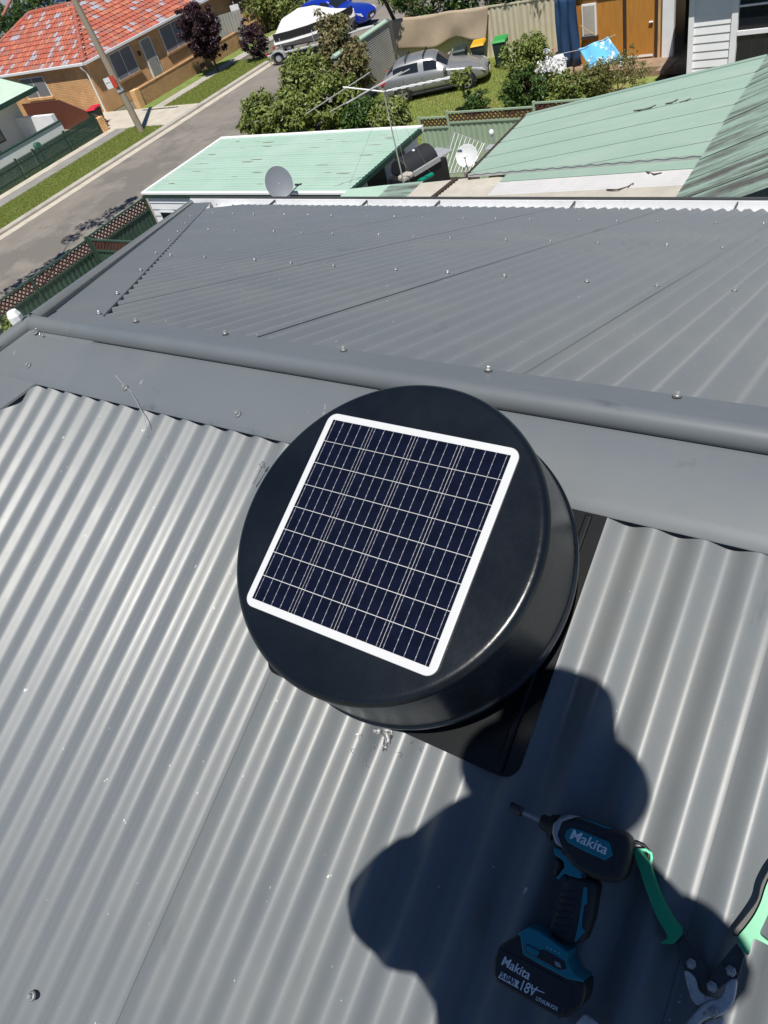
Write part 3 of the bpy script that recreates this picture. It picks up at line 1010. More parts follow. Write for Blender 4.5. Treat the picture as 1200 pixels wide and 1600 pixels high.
# ---------------------------------------------------------------- tin snips
sn = thing('tin_snips', 'aviation tin snips with green grips, black arms and worn steel jaws, lying open', 'tin snips', rp(*rpx(*zC(700, 1000), 0.012), 0.01))
lh = plate('grip', M['grip_green'], sn, [(92, 200), (150, 182), (235, 300), (262, 400), (330, 590), (420, 750), (502, 850), (478, 900), (430, 952), (400, 956), (312, 952), (345, 925), (378, 905), (370, 870), (300, 760), (215, 560), (145, 340)], zC, 0.009, 0.034, 0.009, 5, rounds=2)
r0 = [zC(*p) for p in ((130, 196), (200, 196), (245, 226), (248, 262), (236, 318))]
MB().tube([rp(*rpx(px, py, 0.022), 0.020) for px, py in r0], 0.0020, 8).build('catch_wire', mat('pale green plastic', (0.18, 0.72, 0.45), rough=0.4), lh, smooth=60)
r1 = [zC(*p) for p in ((82, 135), (140, 140), (195, 165), (222, 200), (225, 250), (215, 290))]
MB().tube([rp(*rpx(px, py, 0.016), 0.014) for px, py in r1], 0.0022, 8).build('catch', M['black_plastic'], lh, smooth=60)
plate('grip', M['grip_green'], sn, [(932, 905), (1000, 830), (1075, 730), (1130, 620), (1165, 500), (1195, 430), (1260, 300), (1330, 260), (1345, 300), (1290, 420), (1250, 560), (1205, 680), (1160, 780), (1120, 862), (1135, 890), (1200, 940), (1240, 975), (1225, 985), (1130, 935), (1065, 905), (1035, 1060), (985, 1010), (958, 955)], zC, 0.009, 0.036, 0.009, 5, rounds=2)
plate('grip_lining', M['black_plastic'], sn, [(888, 872), (1000, 740), (1108, 600), (1128, 475), (1195, 350), (1260, 270), (1330, 230), (1335, 262), (1270, 310), (1200, 430), (1168, 500), (1132, 620), (1078, 728), (1002, 828), (935, 902)], zC, 0.012, 0.029, 0.003, 2, rounds=2)
plate('arm', M['arm_steel'], sn, [(446, 948), (502, 882), (600, 1030), (730, 1208), (662, 1302), (612, 1242), (512, 1170)], zC, 0.012, 0.0205, 0.0012)
plate('arm', M['arm_steel'], sn, [(932, 950), (1000, 1050), (945, 1240), (890, 1234), (775, 1332), (712, 1318), (690, 1270), (740, 1190)], zC, 0.0208, 0.0265, 0.0012)
plate('jaw', M['jaw_steel'], sn, [(505, 1162), (560, 1182), (612, 1240), (622, 1330), (680, 1378), (800, 1396), (700, 1410), (620, 1460), (570, 1400), (545, 1330)], zC, 0.0125, 0.0225, 0.003, rounds=1)
plate('jaw', M['jaw_steel'], sn, [(890, 1234), (946, 1240), (925, 1400), (892, 1478), (800, 1545), (700, 1558), (600, 1640), (500, 1720), (440, 1700), (540, 1580), (640, 1462), (720, 1408), (800, 1396), (836, 1330), (842, 1280)], zC, 0.014, 0.0285, 0.004, rounds=1)
plate('jaw', M['jaw_steel'], sn, [(700, 1562), (830, 1545), (840, 1600), (760, 1700), (600, 1760), (560, 1720)], zC, 0.011, 0.020, 0.003)
for X, Y, hh in ((568, 1113, 0.0205), (888, 1170, 0.0265), (737, 1297, 0.0265), (742, 1502, 0.0285)):
    x, u = rpx(*zC(X, Y), hh)
    b_ = MB()
    b_.lathe([(0.0062, 0.0), (0.0062, 0.003), (0.005, 0.0042), (0.0036, 0.0042)], rp(x, u, hh), XX, UU, NN, 6)
    b_.lathe([(0.0034, 0.0), (0.0034, 0.0052), (0.0022, 0.006), (0, 0.006)], rp(x, u, hh), XX, UU, NN, 12)
    b_.build('bolt', M['zinc'], sn, smooth=30)
o = plate('steel_offcut', M['jaw_steel'], None, [(862, 990), (925, 905), (950, 892), (1000, 925), (1058, 978), (1090, 1100), (900, 1120)], zB, 0.010, 0.018, 0.002)
tag(o, 'bare steel offcut at the bottom edge beside the driver battery', 'offcut')


# ---------------------------------------------------------------- the photographer, whose shadow falls on the roof
def skin_mesh(name, joints, edges, m, parent, root=0, levels=2):
    me = bpy.data.meshes.new(name)
    me.from_pydata([CAM + Vector(j[0]) for j in joints], edges, [])
    me.materials.append(m)
    o = bpy.data.objects.new(name, me)
    link(o, parent)
    sk = o.modifiers.new('skin', 'SKIN')
    sk.use_smooth_shade = True
    if not me.skin_vertices:
        bm = bmesh.new()
        bm.from_mesh(me)
        bm.verts.layers.skin.verify()
        bm.to_mesh(me)
        bm.free()
    for i, j in enumerate(joints):
        r = j[1] if isinstance(j[1], tuple) else (j[1], j[1])
        me.skin_vertices[0].data[i].radius = r
        me.skin_vertices[0].data[i].use_root = (i == root)
    ss = o.modifiers.new('sub', 'SUBSURF')
    ss.levels = ss.render_levels = levels
    return o


person = thing('person', 'person in a brimmed hat and dark clothes taking the photograph, seen as a shadow', 'person', CAM + Vector((0.13, -0.5, -1.39)))
J = [((.16, -.50, -.42), (.16, .12)), ((.16, -.43, -.20), (.14, .11)), ((.10, -.29, .01), (.19, .14)), ((.06, -.21, .10), .095), ((.05, -.15, .17), .062), ((.035, -.11, .22), .085), ((.03, -.10, .29), .07),
     ((-.055, -.27, .085), .07), ((-.218, -.243, -.245), .078), ((-.105, -.118, -.045), .050), ((-.04, -.045, -.035), .038),
     ((.235, -.17, .07), .06), ((.215, -.10, -.16), .046), ((.085, -.045, -.085), .032), ((.05, -.025, -.06), .034),
     ((.05, -.56, -.50), .095), ((.0, -.47, -.92), .065), ((.02, -.56, -1.33), .042), ((-.06, -.44, -1.335), .035),
     ((.23, -.47, -.50), .095), ((.25, -.37, -.90), .065), ((.26, -.45, -1.30), .042), ((.19, -.33, -1.295), .035)]
E_ = [(0, 1), (1, 2), (2, 3), (3, 4), (4, 5), (5, 6), (2, 7), (7, 8), (8, 9), (9, 10), (2, 11), (11, 12), (12, 13), (13, 14), (0, 15), (15, 16), (16, 17), (17, 18), (0, 19), (19, 20), (20, 21), (21, 22)]
for base_i, tip, side in ((10, Vector((-.03, -.035, -.03)), -1), (14, Vector((.04, -.0, -.05)), 1)):
    b0 = Vector(J[base_i][0])
    for k in range(5):
        off = DOWN * (0.012 * (k - 1.5))
        q1 = b0 + off + RIGHT * (-0.022 * side) + FWD * -0.005
        q2 = b0 + off + RIGHT * (-0.040 * side) + FWD * -0.016
        if k == 4:
            q1 = b0 + DOWN * -0.03 + FWD * -0.01
            q2 = b0 + DOWN * -0.045 + RIGHT * (-0.02 * side) + FWD * -0.025
        i0 = len(J)
        J += [(tuple(q1), .0088), (tuple(q2), .0078)]
        E_ += [(base_i, i0), (i0, i0 + 1)]
pb = skin_mesh('body', J, E_, M['skin'], person)
skin_mesh('shirt', [((.155, -.50, -.44), .165), ((.16, -.47, -.32), .155), ((.155, -.42, -.18), .15), ((.10, -.29, .015), (.20, .15)), ((.06, -.215, .105), .11), ((-.055, -.27, .085), .085), ((-.210, -.240, -.222), .084), ((.235, -.17, .07), .073), ((.22, -.12, -.10), .062), ((-.150, -.160, -.105), .062)],
          [(0, 1), (1, 2), (2, 3), (3, 4), (3, 5), (5, 6), (3, 7), (7, 8), (6, 9)], M['shirt'], person)
tm = MB()
for pts_, rr_ in ((((.13, -.50, -.36), (.09, -.54, -.52), (.04, -.52, -.72), (.0, -.47, -.92), (.01, -.51, -1.1), (.02, -.555, -1.30)), (.13, .125, .10, .08, .072, .066)),
                  (((.16, -.49, -.36), (.20, -.49, -.52), (.235, -.43, -.72), (.25, -.37, -.90), (.255, -.41, -1.08), (.26, -.447, -1.27)), (.13, .125, .10, .08, .072, .066))):
    tm.tube([CAM + Vector(p) for p in pts_], list(rr_), 18)
tro = tm.build('trousers', M['trousers'], person, smooth=70)
hc = CAM + Vector((0.035, -0.093, 0.262))
hx = Vector((0.95, 0.2, 0)).normalized()
hn = Vector((-0.03, 0.52, 1)).normalized()
hx = (hx - hn * hx.dot(hn)).normalized()
MB().lathe([(0.0, 0.140), (0.05, 0.137), (0.080, 0.115), (0.097, 0.0), (0.115, -0.012), (0.134, -0.022), (0.136, -0.027), (0.11, -0.02), (0.095, -0.006)], hc, hx * 1.0, hn.cross(hx) * 1.0, hn, 40).build('hat', M['hat'], person, smooth=60)
fc = CAM + Vector((0.035, -0.11, 0.225))
fd = Vector((-0.45, 0.62, -0.45)).normalized()
fx_ = fd.cross(Vector((0, 0, 1))).normalized()
fu = fx_.cross(fd)
MB().tube([fc + fd * 0.070 + fu * 0.02, fc + fd * 0.098 - fu * 0.012, fc + fd * 0.078 - fu * 0.02], [0.006, 0.013, 0.010], 10).build('nose', M['skin'], pb, smooth=60)
for s in (-1, 1):
    MB().lathe([(0, .010), (.007, .007), (.010, 0), (0, -.006)], fc + fd * 0.074 + fu * 0.022 + fx_ * (0.030 * s), fx_, fu, fd, 12, 0).build('eye', M['print_white'], pb, smooth=60)
    MB().tube([fc + fx_ * (0.078 * s) + fu * 0.03, fc + fx_ * (0.088 * s) + fu * 0.01, fc + fx_ * (0.078 * s) - fu * 0.025], [0.010, 0.015, 0.008], 8).build('ear', M['skin'], pb, smooth=60)
MB().tube([fc + fd * 0.074 - fu * 0.042 - fx_ * 0.022, fc + fd * 0.080 - fu * 0.043, fc + fd * 0.074 - fu * 0.042 + fx_ * 0.022], [0.003, 0.006, 0.003], 8).build('mouth', mat('lips', (0.42, 0.17, 0.15), rough=0.5), pb, smooth=60)
ph = MB().obox(CAM + DOWN * 0.052 + RIGHT * 0.020 - FWD * 0.012, RIGHT * 0.036, DOWN * 0.073, FWD * 0.004).build('phone', M['black_plastic'], None, bevel=0.003)
tag(ph, 'black phone in the photographer hands, at the camera itself', 'phone')

# ---------------------------------------------------------------- vegetation
def leaf_mesh(name, clumps, per, size, m, parent, seed=1, flat=0.0, aspect=0.45):
    """clumps: list of (centre, radius, n factor); many small pointed leaves through the volume."""
    rng = np.random.default_rng(seed)
    P, R = [], []
    for c, r, f in clumps:
        n = int(per * f)
        d = rng.normal(size=(n, 3))
        d /= np.linalg.norm(d, axis=1)[:, None]
        rad = r * rng.uniform(0.25, 1.0, n) ** 0.6
        p = np.array(c)[None] + d * rad[:, None] * np.array([1, 1, 0.8])
        P.append(p)
        R.append(d)
    P = np.concatenate(P)
    D = np.concatenate(R)
    n = len(P)
    up = D * 0.6 + rng.normal(size=(n, 3)) * 0.55 + np.array([0, 0, 0.6])
    up /= np.linalg.norm(up, axis=1)[:, None]
    a = rng.normal(size=(n, 3)) + D * 0.8 - np.array([0, 0, 0.3])
    a -= up * np.sum(a * up, axis=1)[:, None]
    a /= np.linalg.norm(a, axis=1)[:, None] + 1e-9
    b = np.cross(up, a)
    s = size * rng.uniform(0.6, 1.35, n)[:, None]
    V = np.empty((n, 4, 3))
    V[:, 0] = P - a * s * 0.5
    V[:, 1] = P + b * s * aspect * 0.5 - up * s * 0.06
    V[:, 2] = P + a * s * 0.55
    V[:, 3] = P - b * s * aspect * 0.5 - up * s * 0.06
    me = bpy.data.meshes.new(name)
    me.vertices.add(n * 4)
    me.vertices.foreach_set('co', V.reshape(-1).astype(np.float32))
    me.loops.add(n * 4)
    me.loops.foreach_set('vertex_index', np.arange(n * 4, dtype=np.int32))
    me.polygons.add(n)
    me.polygons.foreach_set('loop_start', np.arange(0, n * 4, 4, dtype=np.int32))
    me.polygons.foreach_set('loop_total', np.full(n, 4, dtype=np.int32))
    me.materials.append(m)
    me.update(calc_edges=True)
    at = me.attributes.new('tint', 'FLOAT', 'POINT')
    t = np.repeat(np.clip(rng.beta(1.6, 1.6, n), 0, 1), 4)
    at.data.foreach_set('value', t.astype(np.float32))
    o = bpy.data.objects.new(name, me)
    link(o, parent)
    return o


def clump_set(c, rx, ry, rz, n, r, seed):
    rng = np.random.default_rng(seed)
    out = []
    for _ in range(n):
        d = rng.normal(size=3)
        d /= np.linalg.norm(d)
        q = rng.uniform(0.35, 1.0) ** 0.5 if rng.uniform() > 0.16 else rng.uniform(1.0, 1.32)
        p = (c[0] + d[0] * rx * q, c[1] + d[1] * ry * q, max(c[2] + d[2] * rz * q, 0.12))
        f_ = rng.uniform(0.45, 1.4) * (0.55 if q > 1 else 1)
        out.append((p, r * f_, f_))
    return out


def plant(name, label, cat, base, crown_c, rx, ry, rz, m, nclump=30, r=0.3, per=90, leaf=0.11, seed=1, trunk=0.05, group=None, crown_name='crown', stem='trunk', limbs=5):
    t = thing(name, label, cat, base, 0, group)
    cl = clump_set(crown_c, rx, ry, rz, nclump, r, seed)
    leaf_mesh(crown_name, cl, per, leaf, m, t, seed)
    mb = MB()
    b, c = Vector(base), Vector(crown_c)
    mid = b.lerp(c, 0.55)
    mb.tube([b, b.lerp(mid, .5) + Vector((.03, .02, 0)), mid, c], [trunk, trunk * .8, trunk * .7, trunk * .3], 8)
    rng = random.Random(seed)
    for k in range(limbs):
        q = Vector(cl[rng.randrange(len(cl))][0])
        s = b.lerp(c, rng.uniform(0.35, 0.8))
        mb.tube([s, s.lerp(q, .5) + Vector((0, 0, .08)), q], [trunk * .5, trunk * .35, trunk * .12], 6)
    mb.build(stem, M['bark'], t, smooth=60)
    return t


# ---------------------------------------------------------------- neighbour's garden shed with the pale green roof
shed = thing('garden_shed', 'long shed with a flat mint green roof, white edge trims and white weatherboards', 'shed', (-15.1, 15.6, 0))
SX0, SX1, SY0, SY1, SZ = -18.85, -11.40, 13.80, 17.50, 2.70
nsh = 10
wv = (SX1 - SX0) / nsh


def ribbed(name, x0, x1, y0, y1, zfun, along, pitch, amp, m, parent, lift=0.0, seg=6):
    """Profiled steel sheet. along='x': ribs run along x."""
    vs, fs = [], []
    if along == 'x':
        n = max(2, int(round((y1 - y0) / pitch))) * seg
        for i in range(n + 1):
            y = y0 + (y1 - y0) * i / n
            h = amp * cos(2 * pi * (y - y0) / pitch) + lift
            for x in (x0, (x0 + x1) / 2, x1):
                vs.append((x, y, zfun(x, y) + h))
    else:
        n = max(2, int(round((x1 - x0) / pitch))) * seg
        for i in range(n + 1):
            x = x0 + (x1 - x0) * i / n
            h = amp * cos(2 * pi * (x - x0) / pitch) + lift
            for y in (y0, (y0 + y1) / 2, y1):
                vs.append((x, y, zfun(x, y) + h))
    for i in range(n):
        for j in range(2):
            a = i * 3 + j
            fs.append((a, a + 3, a + 4, a + 1))
    return MB().add(vs, fs).build(name, m, parent, smooth=180, recalc=False)


srf = part_empty('roof', shed)
for i in range(5):
    y0 = SY0 + (SY1 - SY0) / 5 * i
    ribbed('roof_sheet', SX0 + 0.02, SX1 - 0.02, y0, y0 + (SY1 - SY0) / 5 + 0.02, lambda x, y: SZ, 'x', 0.152, 0.006, M['pale_green'], srf, lift=0.001 * i)
MB().box(SX0 - 0.07, SX0 + 0.035, SY0 - 0.05, SY1 + 0.06, SZ - 0.10, SZ + 0.035).build('trim', M['white_paint'], srf, bevel=0.008)
MB().box(SX0 + 0.04, SX1 + 0.05, SY1 - 0.05, SY1 + 0.06, SZ - 0.10, SZ + 0.035).build('trim', M['white_paint'], srf, bevel=0.008)
MB().box(SX0 - 0.07, SX1 + 0.02, SY0 - 0.062, SY0 - 0.032, SZ - 0.15, SZ - 0.045).build('fascia', M['dark_green'], srf, bevel=0.006)
MB().box(SX0 - 0.07, SX1 + 0.02, SY0 - 0.075, SY0 + 0.02, SZ - 0.04, SZ + 0.02).build('trim', M['white_paint'], srf, bevel=0.006)
MB().box(SX1 - 0.03, SX1 + 0.06, SY0 - 0.05, SY1 - 0.06, SZ - 0.13, SZ - 0.01).build('fascia', M['dark_green'], srf, bevel=0.006)
rs = random.Random(5)
for k in range(26):
    x, y = rs.uniform(SX0 + .6, SX1 - .5), rs.uniform(SY0 + .4, SY1 - .25)
    w = rs.uniform(0.10, 0.28)
    MB().prism([(x - w, y), (x - w * .3, y + .018), (x + w, y + .012), (x + w * .4, y - .012)], (0, 0, SZ), XX, (0, 1, 0), (0, 0, 1), 0.004, 0.0105).build('leaf_stain', M['roof_stain'], srf)
wl = MB().box(SX0 + 0.04, SX1 - 0.12, SY0 + 0.03, SY1 - 0.12, 0, SZ - 0.12).build('wall', M['white_paint'], shed)
for i in range(13):
    z = 0.05 + i * 0.195
    MB().obox(((SX0 + SX1) / 2, SY0 + 0.0, z + 0.1), ((SX1 - SX0) / 2 - 0.03, 0, 0), (0, 0.008, 0.0), (0, 0.010, 0.096)).build('weatherboard', M['white_paint'], wl)
wn = MB().box(-18.52, -17.95, SY0 - 0.05, SY0 - 0.024, 1.2, 2.16).build('window', M['white_paint'], shed)
MB().box(-18.48, -17.99, SY0 - 0.060, SY0 - 0.052, 1.24, 2.12).build('pane', M['glass_dark'], wn)
# side wall facing the yard: pale panels, and black boxes that paint in the shade inside openings
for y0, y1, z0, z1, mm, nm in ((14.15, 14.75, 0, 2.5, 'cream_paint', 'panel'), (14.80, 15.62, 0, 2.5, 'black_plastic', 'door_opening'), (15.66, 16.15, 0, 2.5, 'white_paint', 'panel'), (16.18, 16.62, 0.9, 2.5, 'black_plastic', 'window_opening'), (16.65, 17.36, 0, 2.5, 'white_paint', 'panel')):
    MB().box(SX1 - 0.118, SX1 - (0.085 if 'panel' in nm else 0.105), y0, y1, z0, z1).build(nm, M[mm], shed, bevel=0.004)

dk = thing('raised_deck', 'small dark timber deck beside the shed carrying the barbecue', 'deck', (-10.4, 15.6, 0))
_b = at_x(650, 254, -10.62)
for i in range(14):
    y = 13.95 + i * 0.24
    MB().box(-11.24, -9.75, y, y + 0.232, _b.z - 1.10, _b.z - 1.062).build('plank', M['dark_timber'], dk)
for x in (-11.15, -9.85):
    for y in (14.1, 17.1):
        MB().box(x - .06, x + .06, y - .06, y + .06, 0, _b.z - 1.10).build('post', M['dark_timber'], dk)

# satellite dish on the near edge of the shed
dish = thing('satellite_dish', 'dark grey satellite dish facing the camera beyond the gutter', 'satellite dish', at_z(437, 312, 2.6))
dc = at_y(436, 286, 13.35)
dn = (CAM - dc + Vector((1.5, -1.0, 2.0))).normalized()
du = (Vector((0, 0, 1)) - dn * dn.z).normalized()
dr = du.cross(dn)
prof = [(0.0, -0.055)] + [(0.36 * i / 10, -0.055 + 0.055 * (i / 10) ** 2) for i in range(1, 11)] + [(0.366, 0.002), (0.36, -0.008), (0.18, -0.055), (0, -0.066)]
MB().lathe(prof, dc, dr * 0.92, du * 1.05, dn, 48).build('reflector', M['dish_grey'], dish, smooth=50)
MB().tube([dc - dn * 0.06, dc - dn * 0.12 - Vector((0, 0, .1)), Vector((dc.x, dc.y - .05, 2.58))], 0.022, 8).build('mount', M['galv'], dish, smooth=50)
tip = dc + dr * 0.42 - du * 0.20 + dn * 0.30
MB().tube([dc - du * 0.37, dc - du * 0.33 + dr * 0.15 + dn * 0.12, tip], 0.012, 6).build('feed_arm', M['black_plastic'], dish, smooth=50)
MB().tube([tip, tip + (dc - tip).normalized() * 0.09], [0.03, 0.022], 10).obox(tip + dr * 0.04, dr * 0.05, du * 0.018, dn * 0.018).build('feed_head', M['black_plastic'], dish, smooth=50)

# ---------------------------------------------------------------- patio roof between the shed and the green skillion
patio = thing('patio_roof', 'low patio roof strip of green, cream and white sheets just beyond the white gutter', 'patio roof', (-7.5, 12.9, 0))


def pz(x, y):
    return 2.75 + 0.080 * (x + 11.4)


for x0, x1, y1, mm in ((-11.36, -10.1, 13.82, 'pale_green'), (-10.12, -9.2, 13.80, 'grimy_roof'), (-9.22, -8.0, 13.72, 'poly_cream'), (-8.02, -6.95, 13.66, 'poly_cream')):
    ribbed('roof_sheet', x0, x1, 11.6, y1, pz, 'x', 0.10, 0.012, M[mm], patio, lift=0.002 * random.random())
for v0, v1, mm in ((-0.36, 0.0, 'mint_roof'), (-0.95, -0.345, 'poly_white'), (-1.9, -0.935, 'poly_cream')):
    # sheets cut on the skew of the skillion edge: v is the distance in front of that edge
    vs, fs = [], []
    nn = int(round((v1 - v0) / 0.095)) * 6
    for i in range(nn + 1):
        v = v0 + (v1 - v0) * i / nn
        for t in (0, .5, 1):
            x = -7.0 + 3.98 * t
            vs.append((x, 13.76 - 0.242 * (x + 8.0) + v, 3.08 + 0.157 * (x + 8.0) - 0.055 + 0.016 * cos(2 * pi * (v - v0) / 0.095)))
    for i in range(nn):
        for j in range(2):
            q = i * 3 + j
            fs.append((q, q + 3, q + 4, q + 1))
    MB().add(vs, fs).build('roof_sheet', M[mm], patio, smooth=180, recalc=False)
MB().tube([(-8.62, 11.6, pz(-8.6, 0) + 0.03), (-8.28, 13.70, pz(-8.3, 0) + 0.03)], 0.05, 6).build('rafter', M['dark_timber'], patio)
for x in (-11.2, -8.2, -5.2):
    MB().box(x - .05, x + .05, 11.65, 11.75, 0, pz(x, 0) - 0.03).build('post', M['white_paint'], patio)
MB().box(-11.3, -3.1, 12.40, 12.44, 2.60, 2.70).build('beam', M['white_paint'], patio)
for x in (-10.2, -6.4, -3.6):
    MB().box(x - .05, x + .05, 12.38, 12.46, 0, 2.6).build('post', M['white_paint'], patio)

# ---------------------------------------------------------------- neighbour's green skillion and main roof
nb = thing('neighbour_house', 'neighbouring house with a broad mint green skillion and a grimy streaked green roof', 'house', (-3, 15, 0))


def kz(x, y):
    return 3.08 + 0.157 * (x + 8.0)


skl = part_empty('skillion_roof', nb)


def skew_sheet(name, m, parent, y0, y1, zoff, lift, xlo=-8.02, near=None):
    """Corrugated sheet of the skillion, ribs along x, cut on the skew along its near edge."""
    vs, fs = [], []
    n = int(round((y1 - y0) / 0.0765)) * 6
    for i in range(n + 1):
        y = y0 + (y1 - y0) * i / n
        h = 0.008 * cos(2 * pi * (y - y0) / 0.0765) + lift * i / n
        xs0 = xlo if near is None else max(xlo, min(-8.0 + (near - y) / 0.242, -3.0))
        for t in (0, .5, 1):
            x = xs0 + (-2.98 - xs0) * t
            vs.append((x, y, kz(x, y) + zoff + h))
    for i in range(n):
        for j in range(2):
            q = i * 3 + j
            fs.append((q, q + 3, q + 4, q + 1))
    return MB().add(vs, fs).build(name, m, parent, smooth=180, recalc=False)


for i in range(6):
    y0 = 12.36 + 0.74 * i
    skew_sheet('roof_sheet', M['mint_roof'], skl, y0, min(y0 + 0.745, 16.8), 0.0, 0.0015, near=13.76)
MB().add([(-8.04, 13.78, kz(-8.04, 0) - .06), (-8.04, 13.78, kz(-8.04, 0) + .014), (-2.98, 12.555, kz(-2.98, 0) + .014), (-2.98, 12.555, kz(-2.98, 0) - .06)], [(0, 1, 2, 3)]).build('edge_flashing', M['poly_white'], skl, recalc=False)
MB().obox(((-8.02 - 2.98) / 2, 16.83, kz(-5.5, 0) + 0.005), (2.52, 0, 2.52 * 0.157), (0, 0.06, 0), (0, 0, 0.02)).build('edge_flashing', M['mint_roof'], skl)
MB().box(-8.10, -8.03, 13.78, 16.88, kz(-8, 0) - 0.12, kz(-8, 0) + 0.005).build('gutter', M['dark_timber'], skl, bevel=0.01)
MB().box(-7.7, -2.9, 14.0, 16.6, 0, 2.9).build('wall', M['cream_paint'], nb)
mrf = part_empty('roof', nb)
for i in range(9):
    y0 = 10.2 + 0.735 * i
    ribbed('roof_sheet', -3.02, 3.2, y0, y0 + 0.76, lambda x, y: 3.86 + 0.41 * (x + 3.0), 'x', 0.0765, 0.008, M['grimy_roof'], mrf, lift=0.002 + 0.004 * (i % 2))
MB().box(-2.7, 3.0, 10.4, 16.6, 0, 3.75).build('wall', M['cream_paint'], nb)
for i, pts_ in enumerate((((990, 173), (1004, 171), (1016, 168), (1025, 164)), ((1040, 162), (1050, 160), (1059, 155)), ((1062, 160), (1072, 157), (1079, 154)), ((948, 296), (965, 296), (980, 292), (990, 286)), ((1010, 268), (1022, 272), (1034, 270)))):
    q = []
    for px, py in pts_:
        p = at_z(px, py, 3.4)
        for _ in range(3):
            p = at_z(px, py, kz(p.x, p.y) + (0.02 if py < 200 else -0.03))
        q.append(p)
    tag(MB().tube(q, 0.010, 6).build('gum_twig', M['bark'], smooth=60),
        ['long curved gum twig on the mint green roof', 'short thick gum twig in the middle of the mint green roof', 'short thin straw coloured twig, rightmost on the mint green roof', 'curved brown twig lying on the white patio sheets', 'small brown twig near the green edge of the patio roof'][i], 'twig')

# ---------------------------------------------------------------- fences with lattice tops
def lattice_fence(name, label, p0, p1, posts, tops, band, m_panel, m_frame, below=0.0, pitch=0.075):
    """Posts, ribbed steel panels, lattice band and rails. posts: positions 0..1 along; tops: height of each bay."""
    t = thing(name, label, 'fence', (p0[0], p0[1], 0))
    a, b = Vector((p0[0], p0[1], 0)), Vector((p1[0], p1[1], 0))
    d = (b - a).normalized()
    nrm = Vector((-d.y, d.x, 0))
    L = (b - a).length
    Z = Vector((0, 0, 1))
    for k in range(len(posts)):
        p = a + d * (posts[k] * L)
        h = max(tops[max(k - 1, 0)], tops[min(k, len(tops) - 1)])
        MB().obox(p + Z * ((h + .03) / 2), d * 0.035, nrm * 0.035, Z * ((h + .03) / 2)).build('post', m_frame, t)
    for k in range(len(tops)):
        s0, s1 = posts[k] * L + 0.036, posts[k + 1] * L - 0.036
        h = tops[k]
        # panel with trapezoid ribs
        vs, fs = [], []
        x, st = s0, 0
        seq = []
        while x < s1:
            for w, o in ((0.07, 0.0), (0.02, 0.016), (0.07, 0.016), (0.02, 0.0)):
                seq.append((x, o))
                x += w
        seq.append((s1, 0.0))
        zt = h - band - 0.05
        for x, o in seq:
            q = a + d * min(x, s1) + nrm * o
            vs += [q + Z * 0.03, q + Z * zt]
        for i in range(len(seq) - 1):
            fs.append((2 * i, 2 * i + 2, 2 * i + 3, 2 * i + 1))
        MB().add(vs, fs).build('panel', m_panel, t, recalc=False)
        mid = a + d * ((s0 + s1) / 2)
        hl = (s1 - s0) / 2
        for z, th in ((h - 0.02, 0.022), (h - band - 0.03, 0.026), (0.04, 0.03)):
            MB().obox(mid + Z * z, d * hl, nrm * 0.026, Z * th).build('rail', m_frame, t)
        # lattice: two layers of crossing laths, clipped to the band
        lm = MB()
        z0, z1 = h - band - 0.004, h - 0.042
        bh = z1 - z0
        for sgn, off in ((1, -0.006), (-1, 0.006)):
            s = s0 - bh
            while s < s1 + bh:
                e0, e1 = s, s + sgn * bh
                c0 = a + d * min(max(e0, s0), s1) + nrm * off
                c1 = a + d * min(max(e1, s0), s1) + nrm * off
                za = z0 + bh * (abs(min(max(e0, s0), s1) - e0) / bh)
                zb = z1 - bh * (abs(min(max(e1, s0), s1) - e1) / bh)
                if zb - za > 0.02:
                    ca_, cb_ = c0 + Z * za, c1 + Z * zb
                    ax_ = (cb_ - ca_)
                    le = ax_.length / 2
                    ax_.normalize()
                    lm.obox((ca_ + cb_) / 2, ax_ * le, nrm * 0.004, ax_.cross(nrm) * (pitch * 0.24))
                s += pitch * sqrt(2)
        lt = lm.build('lattice', M['lattice'], t, recalc=False)
    return t


lattice_fence('lattice_fence', 'dark green steel fence with red lattice top along the road at the left', (-20.72, 3.4), (-20.72, 15.05), [0, .195, .39, .58, .775, 1.0], [1.9, 1.9, 1.9, 1.9, 1.95], 0.36, M['fence_green'], M['fence_green'], pitch=0.11)
lattice_fence('lattice_fence', 'short dark green lattice topped fence running from the roadside fence towards the house', (-20.62, 12.5), (-11.6, 12.5), [0, .25, .5, .75, 1.0], [1.88, 1.88, 1.88, 1.88], 0.34, M['fence_green'], M['fence_green'], pitch=0.11)
lattice_fence('lattice_fence', 'sage green steel fence with reddish lattice top in front of the silver car', (-13.15, 20.2), (-3.6, 20.2), [0, .105, .395, .70, 1.0], [1.97, 2.08, 2.18, 2.18], 0.27, M['sage_fence'], M['sage_fence'], pitch=0.10)

# ---------------------------------------------------------------- yard things between the roofs
bq = thing('barbecue', 'black covered barbecue standing in the yard beside the shed wall', 'barbecue', (-10.62, 16.5, 1.0))
bc = at_x(650, 254, -10.62)
B0 = Vector((bc.x, bc.y, bc.z - 1.05))
ex = Vector((0.30, 0.95, 0)).normalized()
ey = Vector((-ex.y, ex.x, 0))
Zv = Vector((0, 0, 1))
MB().obox(B0 + Zv * 0.45, ex * 0.72, ey * 0.36, Zv * 0.48).build('cart', M['black_plastic'], bq, bevel=0.03)
hoodp = []
for q in range(0, 181, 18):
    a = radians(q)
    hoodp.append((0.38 * cos(a), 0.95 + 0.40 * sin(a)))
MB().prism(hoodp, B0, ey, Zv, ex, -0.55, 0.45).build('lid', M['tool_black'], bq, smooth=35, bevel=0.02)
MB().obox(B0 + ex * 0.74 + Zv * 0.97, ex * 0.26, ey * 0.30, Zv * 0.02).build('side_shelf', M['galv'], bq, bevel=0.008)
